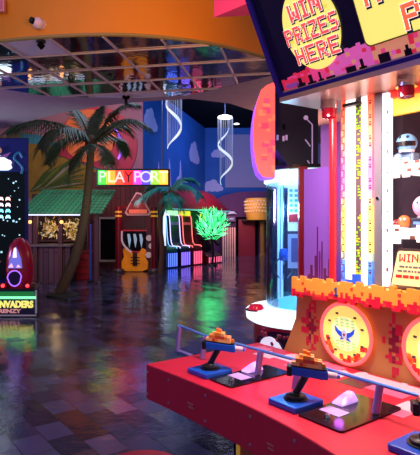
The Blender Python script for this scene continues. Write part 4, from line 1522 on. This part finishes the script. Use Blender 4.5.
# prize case: back, shelves, side light
MB().rect(.648, SR, 1.272, 1.985, front(.93), -.05, 0).build('case_back', grain(mat('case_brown', (104, 78, 78), .6), 12, .12), tm, G)
MB().rect(.650, SR, 1.268, 1.275, front(.60), -.34, 0).build('case_floor', mat('case_floor', (120, 80, 60), .5), tm, G)
MB().rect(.646, .670, 1.275, 1.985, front(.625), -.03, 0).build('case_light', glow('case_white', (246, 242, 250), .95), tm, G)
mb = MB()
for k in range(9):
    z = 1.33 + k * .072
    mb.rect(.663, .670, z, z + (.007 if k % 2 else .014), front(.625), 0, .0015)
mb.build('light_marking', mat('mark_brown', (110, 70, 70), .5), tm, G)['kind'] = 'stuff'
hdp = MB().slab([(.66, 1.905), (SR, 1.905), (SR, 1.985), (.66, 1.985)], front(.66), -.02, 0).build('case_header', glow('header_yellow', (236, 184, 50), .7), tm, G)
MB().slab([(.66, 1.966), (SR, 1.966), (SR, 1.99), (.66, 1.99)], front(.64), -.02, 0).build('header_band', glow('header_red', (235, 50, 40), .7), hdp, G)
shelf_w = glow('shelf_white', (255, 244, 240), .92)
for z in (1.706, 1.466):
    sh = MB().rect(.674, SR, z - .016, z + .022, front(.64), -.29, 0).build('shelf', shelf_w, tm, G)
    mb = MB()
    s = .678
    while s < SR - .05:
        w_ = random.uniform(.018, .05)
        if random.random() < .5:
            mb.rect(s, s + w_ * .6, z + .022, z + .022 + random.choice((.012, .016)), front(.64), -.004, 0)
        if random.random() < .7:
            mb.rect(s, s + w_ * .6, z - .016 - random.choice((.010, .018)), z - .016, front(.64), -.012, 0)
        if random.random() < .6:
            mb.rect(s + w_ * .5, s + w_ * .9, z - .016, z - .004, front(.64), 0, .002, 1)
        if random.random() < .4:
            mb.rect(s + w_ * .2, s + w_ * .6, z + .012, z + .022, front(.64), 0, .002, 1)
        s += w_
    mb.build('shelf_pixels', [shelf_w, mat('shelf_brown', (120, 72, 60), .5)], sh, G)['kind'] = 'stuff'
# toys on the shelves
def toy(name, label, cat, s, q, zs, rz=0):
    p = GW(s, q, zs)
    return thing(name, label, cat, p, ROT + rz, 'prizes on the lit shelves')


def helmet(label, s, q, zs, r, c, rz=0):
    h = toy('toy_helmet', label, 'toy', s, q, zs, rz)
    MB().ball((0, 0, r * .92), (r, r, r * .92), 0, 24, 16).build('shell', mat('helmet_' + label.split()[0], c, .35), h, smooth=True)
    MB().lathe([(r * .80, r * .50), (r * 1.03, r * .55), (r * 1.03, r * 1.0), (r * .80, r * 1.05)], n=20, a0=math.radians(200), a1=math.radians(340)).build('visor', mat('visor_dark', (30, 22, 26), .2), h, smooth=True)
    for a in (245, 295):
        a = math.radians(a)
        MB().ball((r * .85 * math.cos(a), r * .85 * math.sin(a), r * 1.42), r * .14, 0, 10, 8).build('eye_spot', mat('spot_navy', (24, 40, 90), .3), h, smooth=True)
    MB().lathe([(r * .5, 0), (r * .7, .0), (r * .75, r * .25), (r * .5, r * .25)], n=20).build('collar', mat('helmet_collar', (235, 235, 245), .4), h, smooth=True)


SH1, SH2 = 1.706 + .023, 1.466 + .023
helmet('blue toy helmet with dark visor on upper prize shelf, left of orange one', .692, .71, SH1 + .040, .052, (120, 175, 225), .2)
helmet('orange toy helmet with dark visor at right end of upper prize shelf', .795, .72, SH1 + .012, .056, (240, 120, 70), .2)


def ball_toy(label, s, q, zs, r, c, ce, rz=0):
    b = toy('ball_toy', label, 'toy', s, q, zs, rz)
    MB().ball((0, 0, r), r, 0, 26, 16).build('body', mat('toy_' + label.split()[0], c, .5), b, smooth=True)
    for a in (255, 300):
        a = math.radians(a)
        x, y, z = .9 * r * math.cos(a), .9 * r * math.sin(a), r * 1.35
        e = MB().ball((x, y, z), r * .22, 0, 12, 8).build('eye', mat('eye_white', (245, 245, 250), .3), b, smooth=True)
        MB().ball((x * 1.2, y * 1.2, z), r * .10, 0, 10, 6).build('pupil', mat('pupil_blue', ce, .3), e, smooth=True)
    MB().lathe([(r * .45, .0), (r * .62, 0), (r * .66, r * .12), (r * .45, r * .16)], n=18).build('foot_ring', mat('toy_foot', (200, 190, 200), .5), b, smooth=True)


ball_toy('white round toy with blue eyes on upper prize shelf below the blue helmet', .668, .69, SH1, .026, (150, 185, 225), (40, 80, 190), .2)
ball_toy('pink round toy with small eyes standing on the lower prize shelf', .757, .72, SH2 + .0375, .056, (240, 170, 205), (40, 60, 120), .2)
ball_toy('orange round toy with big white eyes on the lower prize shelf', .692, .695, SH2, .032, (240, 110, 50), (30, 50, 110), .1)
ball_toy('red small toy at left end of the lower prize shelf', .650, .71, SH2, .022, (215, 70, 70), (60, 20, 20), .1)
o = toy('toy_stand', 'small pale box under the blue toy helmet on the upper shelf', 'toy stand', .692, .727, SH1)
MB().box((0, 0, .0266), (.08, .06, .0532)).build('box', mat('stand_pale', (110, 130, 160), .5), o, bevel=.004)
MB().box((0, -.031, .026), (.05, .004, .02)).build('front_label', mat('stand_blue', (90, 130, 200), .5), o)
o = toy('toy_stand', 'small dark blue box under the pink round toy on the lower shelf', 'toy stand', .757, .72, SH2)
MB().box((0, 0, .0250), (.10, .08, .0500)).build('box', mat('stand_navy', (30, 34, 60), .5), o, bevel=.004)
MB().box((0, -.041, .025), (.07, .004, .014)).build('front_label', mat('stand_blue'), o)
# placard
fr = lambda a, b, o: (a, .585 + .10 * (b - 1.28) - o, b)
pl = MB().slab([(.704, 1.289), (1.0, 1.289), (1.0, 1.418), (.730, 1.418), (.720, 1.408)], fr, -.008, 0).build('placard', mat('placard_rim', (60, 44, 40), .4), tm, G)
MB().slab([(.710, 1.291), (.998, 1.291), (.998, 1.409), (.734, 1.409), (.728, 1.402)], fr, 0, .003).build('placard_face', mat('placard_yellow', (246, 214, 140), .4, emit=.6), pl, G)
mb = MB()
pixel_text(mb, 'WINNER', .736, 1.372, .0046, .0040, fr, .003, .005, 0, gap=1.2)
for r, z in enumerate((1.352, 1.337)):
    s = .738 - r * .006
    while s < .96:
        w_ = random.uniform(.006, .02)
        mb.rect(s, s + w_, z, z + .007, fr, .003, .0045, 1)
        s += w_ + .004
s = .726
while s < .96:
    w_ = random.uniform(.012, .026)
    mb.rect(s, s + w_, 1.316, 1.327, fr, .003, .0045, 0)
    s += w_ + .004
mb.build('placard_print', [mat('print_red', (225, 40, 40), .5), mat('print_grey', (110, 100, 100), .5)], pl, G)

# the leaning sign
navy = mat('sign_navy', (28, 22, 62), .35, emit=.03)
T1 = .46
sgn_ = MB().slab([(.318, .016), (SR, .016), (SR, T1), (.318, T1)], F, -.06, 0).build('sign_board', navy, tm, G)
mb = MB().rect(.298, .318, 0, T1, F, -.07, .012).rect(.318, SR, 0, .014, F, -.07, .012)
mb.build('sign_frame', mat('frame_indigo', (44, 32, 130), .3, emit=.10), sgn_, G)
mb = MB()
tops = [(.06, 0), (.075, 0), (.078, 1), (.07, 0), (.085, 1), (.09, 1), (.095, 2), (.1, 2), (.105, 2), (.09, 3), (.085, 3)]
cols_ = []
s, i = .330, 0
while s < SR:
    base_m = 0 if s < .47 else (1 if s < .56 else (2 if s < .74 else 3))
    top = .055 + .045 * min(1, (s - .33) / .45) + random.choice((0, .006, .012))
    for j in range(6):
        t0, t1 = .016 + (top - .016) * j / 6, .016 + (top - .016) * (j + 1) / 6
        m = base_m if random.random() < .72 else random.choice((0, 1, 2, 3) if s > .5 else (0, 1))
        mb.rect(s, min(s + .0165, SR), t0, t1, F, 0, .0015, m)
    s += .0165
mb.build('pixel_skyline', [glow('sky_red', (214, 40, 74), .7), glow('sky_pink', (226, 66, 128), .7), glow('sky_magenta', (216, 92, 170), .7), glow('sky_tan', (214, 140, 110), .7)], sgn_, G)['kind'] = 'stuff'
mb = MB()
s = .400
while s < SR - .04:
    w_ = random.choice((.024, .03, .04))
    mb.rect(s, s + w_, .016, .016 + random.choice((.008, .014, .02, .03)), F, .0015, .003)
    if random.random() < .4:
        mb.rect(s + w_ * .3, s + w_ * .7, .016, .05, F, .0015, .003)
    s += w_ + random.choice((.012, .03, .05))
mb.build('dark_skyline', mat('skyline_black', (26, 14, 38), .5), sgn_, G)['kind'] = 'stuff'
MB().rect(.345, .41, .022, .04, F, .0015, .003).build('maker_plate', glow('maker_plate', (150, 70, 150), .5), sgn_, G)
yel = glow('sign_yellow', (252, 238, 120), .88)
rd_ = MB().slab(circle(.541, .204, .119, 44, .146), F, 0, .006).build('round_panel', yel, sgn_, G)
mb = MB()
for k in range(22):
    a, r = random.uniform(0, 2 * PI), .11 * math.sqrt(random.random())
    x, y = .54 + r * .9 * math.cos(a), .20 + r * 1.1 * math.sin(a)
    mb.rect(x - .012, x + .012, y - .008, y + .008, F, .006, .0065, 0 if random.random() < .7 else 1)
mb.build('soft_pixels', [glow('sign_yellow2', (244, 226, 96), .85), glow('sign_green', (196, 226, 130), .85)], rd_, G)['kind'] = 'stuff'
let_r, let_w, let_d = glow('letter_red', (246, 84, 88), .85), glow('letter_white', (255, 236, 226), .9), mat('letter_navy', (26, 40, 96), .5)


def sign_word(parent, word, s0, t0, cw, ch, o=.0068, red=None):
    mb = MB()
    pixel_text(mb, word, s0, t0, cw, ch, F, o, o + .0006, 2, grow=cw * .45, da=cw * .35, db=-ch * .55)
    pixel_text(mb, word, s0, t0, cw, ch, F, o + .0006, o + .0014, 1, grow=cw * .34)
    pixel_text(mb, word, s0, t0, cw, ch, F, o + .0014, o + .0028, 0, grow=cw * .10)
    return mb.build('lettering', [red or let_r, let_w, let_d], parent, G)


cw, ch = .0086, .0082
sign_word(rd_, 'WIN', .541 - text_width('WIN', cw) / 2, .245, cw, ch)
sign_word(rd_, 'PRIZES', .540 - text_width('PRIZES', cw * .75) / 2, .170, cw * .75, ch)
sign_word(rd_, 'HERE', .540 - text_width('HERE', cw * .9) / 2, .095, cw * .9, ch)
bp_ = MB().slab(rrect(.735, SR - .02, .078, .50, .022), F, -.01, .012).build('wide_panel', mat('panel_rim', (120, 120, 60), .4), sgn_, G)
MB().slab(rrect(.741, SR - .03, .083, .495, .02), F, .012, .016).build('panel_face', yel, bp_, G)
let_o = glow('letter_orange', (246, 112, 74), .85)
sign_word(bp_, 'A', .778, .200, .0105, .0105, .0168, let_o)
sign_word(bp_, 'P', .886, .092, .0105, .0105, .0168, let_o)

# red beacon lamps under the sign
for s, q in ((.438, .575), (.80, .53)):
    b = MB().cyl((s, q, 1.992), (s, q, 1.958), .032, .034, 24).build('lamp_cap', chrome, tm, G, smooth=True)
    MB().lathe([(.026, 1.958), (.027, 1.94), (.026, 1.925), (.012, 1.921), (.001, 1.92)], (s, q, 0), 20).build('red_lens', mat('lens_red', (140, 6, 30), .1, emit=.1), b, G, smooth=True)
MB().rect(.50, .575, 1.955, 1.966, front(.58), -.02, 0).build('bracket', black, tm, G)
area('machine_canopy_light', GW(.66, .26, 1.95), GW(.60, .36, .98), .34, 32, (255, 226, 216))
point('machine_shelf_light', GW(.95, .75, 1.93), 1.1, (255, 240, 240), .04)

# ================================================================== PLAYER COUNTER
ct = thing('player_counter', 'long glossy red gun counter with overhanging front in front of target machine', 'counter', ORG, ROT)
redc = mat('counter_red', (204, 24, 56), .5)
side_r = mat('counter_red')
edge = [(0, 0), (.14, .010), (.27, .015), (.42, .019), (.54, .018), (.66, .012), (.77, .0), (.86, -.014), (.96, -.034), (1.12, -.075), (1.32, -.13), (1.32, .60), (0, .60)]
MB().slab(edge, flat_frame(.95), -.139, 0).build('counter_body', redc, ct, G, bevel=.006)
mb = MB()
for a0, a1, b0, b1, m in ((.14, .24, .44, .52, 0), (.24, .34, .47, .57, 0), (.34, .40, .42, .50, 1), (.40, .52, .50, .58, 1), (.52, .58, .44, .54, 0), (.58, .74, .50, .58, 0), (.60, .70, .42, .50, 2), (.70, .84, .44, .52, 1), (.74, .92, .52, .58, 0), (.86, .96, .36, .44, 0), (.92, 1.1, .44, .56, 0), (.88, .93, .30, .36, 1), (.48, .56, .39, .44, 2), (.06, .14, .50, .56, 1)):
    mb.rect(a0, a1, b0, b1, flat_frame(.95), 0, .0012, m)
    mb.rect(a0 + .01, a0 + .03, b1, b1 + .012, flat_frame(.95), 0, .0011, m)
mb.build('pixel_print', [mat('print_white', (228, 200, 214), .3), mat('print_pink', (235, 110, 150), .3), mat('print_dark', (60, 20, 50), .3)], ct, G)['kind'] = 'stuff'
MB().box((.90, .34, (ZF + .811) / 2), (.90, .48, .811 - ZF)).build('pedestal', mat('pedestal_orange', (196, 104, 60), .45), ct, G)
MB().box((.447, .099, (ZF + .811) / 2), (.012, .012, .811 - ZF)).build('gold_edge', mat('gold_edge', (235, 180, 80), .3, .5, emit=.25), ct, G)
MB().box((.425, .22, (ZF + .811) / 2), (.03, .22, .811 - ZF)).build('pedestal_shade', matte_black, ct, G)  # black slab put in for the shadow stripes beside the gold edge


def fq(s):
    for (a, b), (c_, d_) in zip(edge, edge[1:]):
        if a <= s <= c_:
            return b + (d_ - b) * (s - a) / (c_ - a)
    return 0


for s in (.012, .15, .37, .60, .80):
    for z in (.922, .836):
        q = fq(s)
        MB().cyl((s, q + .002, z), (s, q - .002, z), (.0048), n=10).build('screw', mat('screw_pale', (200, 180, 200), .3, .6), ct, G)
for s in (.27, .68):
    for k in range(2):
        MB().rect(s + k * .004, s + .034 + k * .004, .868 - k * .012, .873 - k * .012, front(fq(s) - .0), 0, .003).build('side_mark', mat('mark_pale', (200, 120, 110), .5), ct, G)


def control(s0, q0, s1, q1):
    p = MB().slab(rrect(s0, s1, q0, q1, .012), flat_frame(.95), .0, .006).build('control_panel', mat('panel_black', (22, 18, 26), .12), ct, G)
    MB().rect(s0 + .018, s0 + .092, q0 + .075, q0 + .125, flat_frame(.956), 0, .0012).build('instruction_card', mat('card_lilac', (196, 160, 225), .3, emit=.2), p, G)
    b = MB().lathe([(.001, .012), (.006, .011), (.009, .004), (.009, 0)], (s0 + .075, q0 + .045, .956), 14).build('silver_knob', chrome, p, G, smooth=True)
    wz = .956
    a0, b0 = s0 + .001, q0 + .140
    vs_ = [(a0, b0, wz), (a0 + .054, b0, wz), (a0 + .054, b0 + .085, wz), (a0, b0 + .09, wz),
           (a0 + .012, b0 + .040, wz + .022), (a0 + .044, b0 + .038, wz + .024), (a0 + .042, b0 + .072, wz + .034), (a0 + .014, b0 + .076, wz + .032)]
    MB().add(vs_, [(0, 3, 2, 1), (4, 5, 6, 7), (0, 1, 5, 4), (1, 2, 6, 5), (2, 3, 7, 6), (3, 0, 4, 7)]).build('lit_button', mat('button_lilac', (206, 156, 250), .25, emit=.8), p, G, bevel=.012)
    point('button_light', GW(a0 + .0, b0 + .05, 1.03), .12, (200, 90, 255), .02)


control(.309, .075, .436, .36)
control(.732, .075, .892, .36)

# rail on slanting posts
rl = thing('gun_rail', 'thin blue rail on slanting lilac posts running along the red counter', 'rail', GW(0, .24, .95), ROT)
o_ = Vector(G(0, .24, .95))
GR = lambda s, q, z: tuple(Vector(G(s, q, z)) - o_)
MB().tube([(-.09, .215, 1.062), (.077, .227, 1.047), (.384, .245, 1.046), (.567, .25, 1.046), (.872, .257, 1.043), (1.3, .262, 1.043)], .0055, 10).build('rail_bar', mat('rail_blue', (90, 140, 220), .3, .2), rl, GR, smooth=True)
pm = mat('post_lilac', (150, 130, 200), .3, .3)
for s, q in ((.077, .220), (.388, .240), (.567, .245), (.872, .255), (1.06, .258)):
    po = MB().tube([(s, q, .959 if s in (.388, .872) else .9524), (s + .010, q + .006, 1.044)], .0115, 10).build('post', pm, rl, GR, smooth=True)
MB().tube([(-.088, .208, .955), (-.078, .214, 1.060)], .0115, 10).build('end_post', pm, rl, GR, smooth=True)
MB().box((-.041, .21, .9538), (.106, .02, .005)).build('end_bracket', pm, rl, GR)

# guns
GUN_O = (.25, .128, .9506)
gl_ = ('blue mounted gun with orange pixel blocks at the far left end of counter', 'blue mounted gun in the middle of the red counter', 'blue mounted gun at the lower right, only its base in the picture')
blue = mat('gun_blue', (24, 84, 196), .3)
GK = lambda x, y, z: (K * x, K * y, K * z)


def make_gun(label, loc):
    g = thing('mounted_gun', label, 'gun', loc, ROT, 'mounted guns on the red counter')
    MB().slab(rrect(-.058, .058, -.064, .064, .008), flat_frame(0), 0, .017).build('base_plate', blue, g, GK, bevel=.004)
    MB().lathe([(.001, .017), (.037, .017), (.037, .020), (.029, .021), (.029, .024), (.031, .025), (.030, .029), (.020, .031), (.015, .036), (.001, .036)], n=28).build('swivel', black, g, GK, smooth=True)
    MB().tube([(0, 0, .034), (.026, .018, .092)], [.0105, .012], 14).build('post', black, g, GK, smooth=True)
    A = math.radians(42)
    ca, sa = math.cos(A), math.sin(A)
    R = lambda x, y, z: (.034 + ca * x - sa * y, .024 + sa * x + ca * y, z + .004 - .10 * x)
    RG = lambda x, y, z: GK(*R(x, y, z))
    b = MB().box((0, 0, .098), (.110, .034, .026)).build('body', blue, g, RG, bevel=.004)
    MB().box((-.002, 0, .112), (.106, .030, .008)).build('top_rail', black, b, RG)
    MB().box((-.060, 0, .096), (.016, .036, .030)).build('rear_block', black, b, RG, bevel=.004)
    MB().cyl((.055, 0, .098), (.082, 0, .098), .0105, .0095, 14).build('barrel', mat('barrel_pink', (235, 190, 200), .3), b, RG, smooth=True)
    MB().cyl((.082, 0, .098), (.09, 0, .098), .0065, n=12).build('muzzle', mat('muzzle_blue', (60, 110, 210), .3), b, RG, smooth=True)
    mb = MB()
    random.seed(5)
    c_ = .0112
    for i in range(9):
        hh = (1, 2, 3, 4, 4, 3, 2, 2, 1)[i]
        for j in range(hh):
            for k in (-1, 0, 1):
                if j == hh - 1 and random.random() < .35:
                    continue
                mb.box((-.047 + i * c_, k * c_, .1215 + j * c_), (c_ * .98, c_ * .98, c_ * .98), random.choice((0, 0, 1, 1, 2)))
    mb.build('pixel_blocks', [mat('block_orange', (245, 140, 50), .4), mat('block_peach', (250, 190, 120), .4), mat('block_red', (220, 70, 50), .4)], b, RG)
    return g


g0 = make_gun(gl_[0], GW(*GUN_O))
for (s, q), lb in zip(((.668, .140), (1.075, .150)), gl_[1:]):
    g = copy_tree(g0)
    g['label'] = lb
    g.location = GW(s, q, .9506)

# ================================================================== STOOL IN FRONT
st = thing('bar_stool', 'round red padded stool at the bottom edge before the red counter', 'stool', (-.22, 1.6, 0))
MB().lathe([(.001, .66), (.12, .66), (.15, .675), (.152, .705), (.135, .72), (.001, .725)], n=40).build('seat', mat('stool_red', (120, 6, 40), .4), st, smooth=True)
MB().lathe([(.153, .672), (.157, .68), (.157, .688), (.153, .694)], n=40).build('seat_band', chrome, st, smooth=True)
MB().cyl((0, 0, .02), (0, 0, .66), .028, n=16).build('pole', chrome, st, smooth=True)
MB().lathe([(.001, .05), (.05, .045), (.19, .02), (.2, 0), (.001, 0)], n=32).build('base', chrome, st, smooth=True)
MB().tube([(.13 * math.cos(t), .13 * math.sin(t), .26) for t in [2 * PI * i / 28 for i in range(28)]], .01, 8, closed=True).build('foot_ring', chrome, st, smooth=True)
MB().box((0, 0, .26), (.26, .014, .014)).build('foot_ring_spoke', chrome, st)
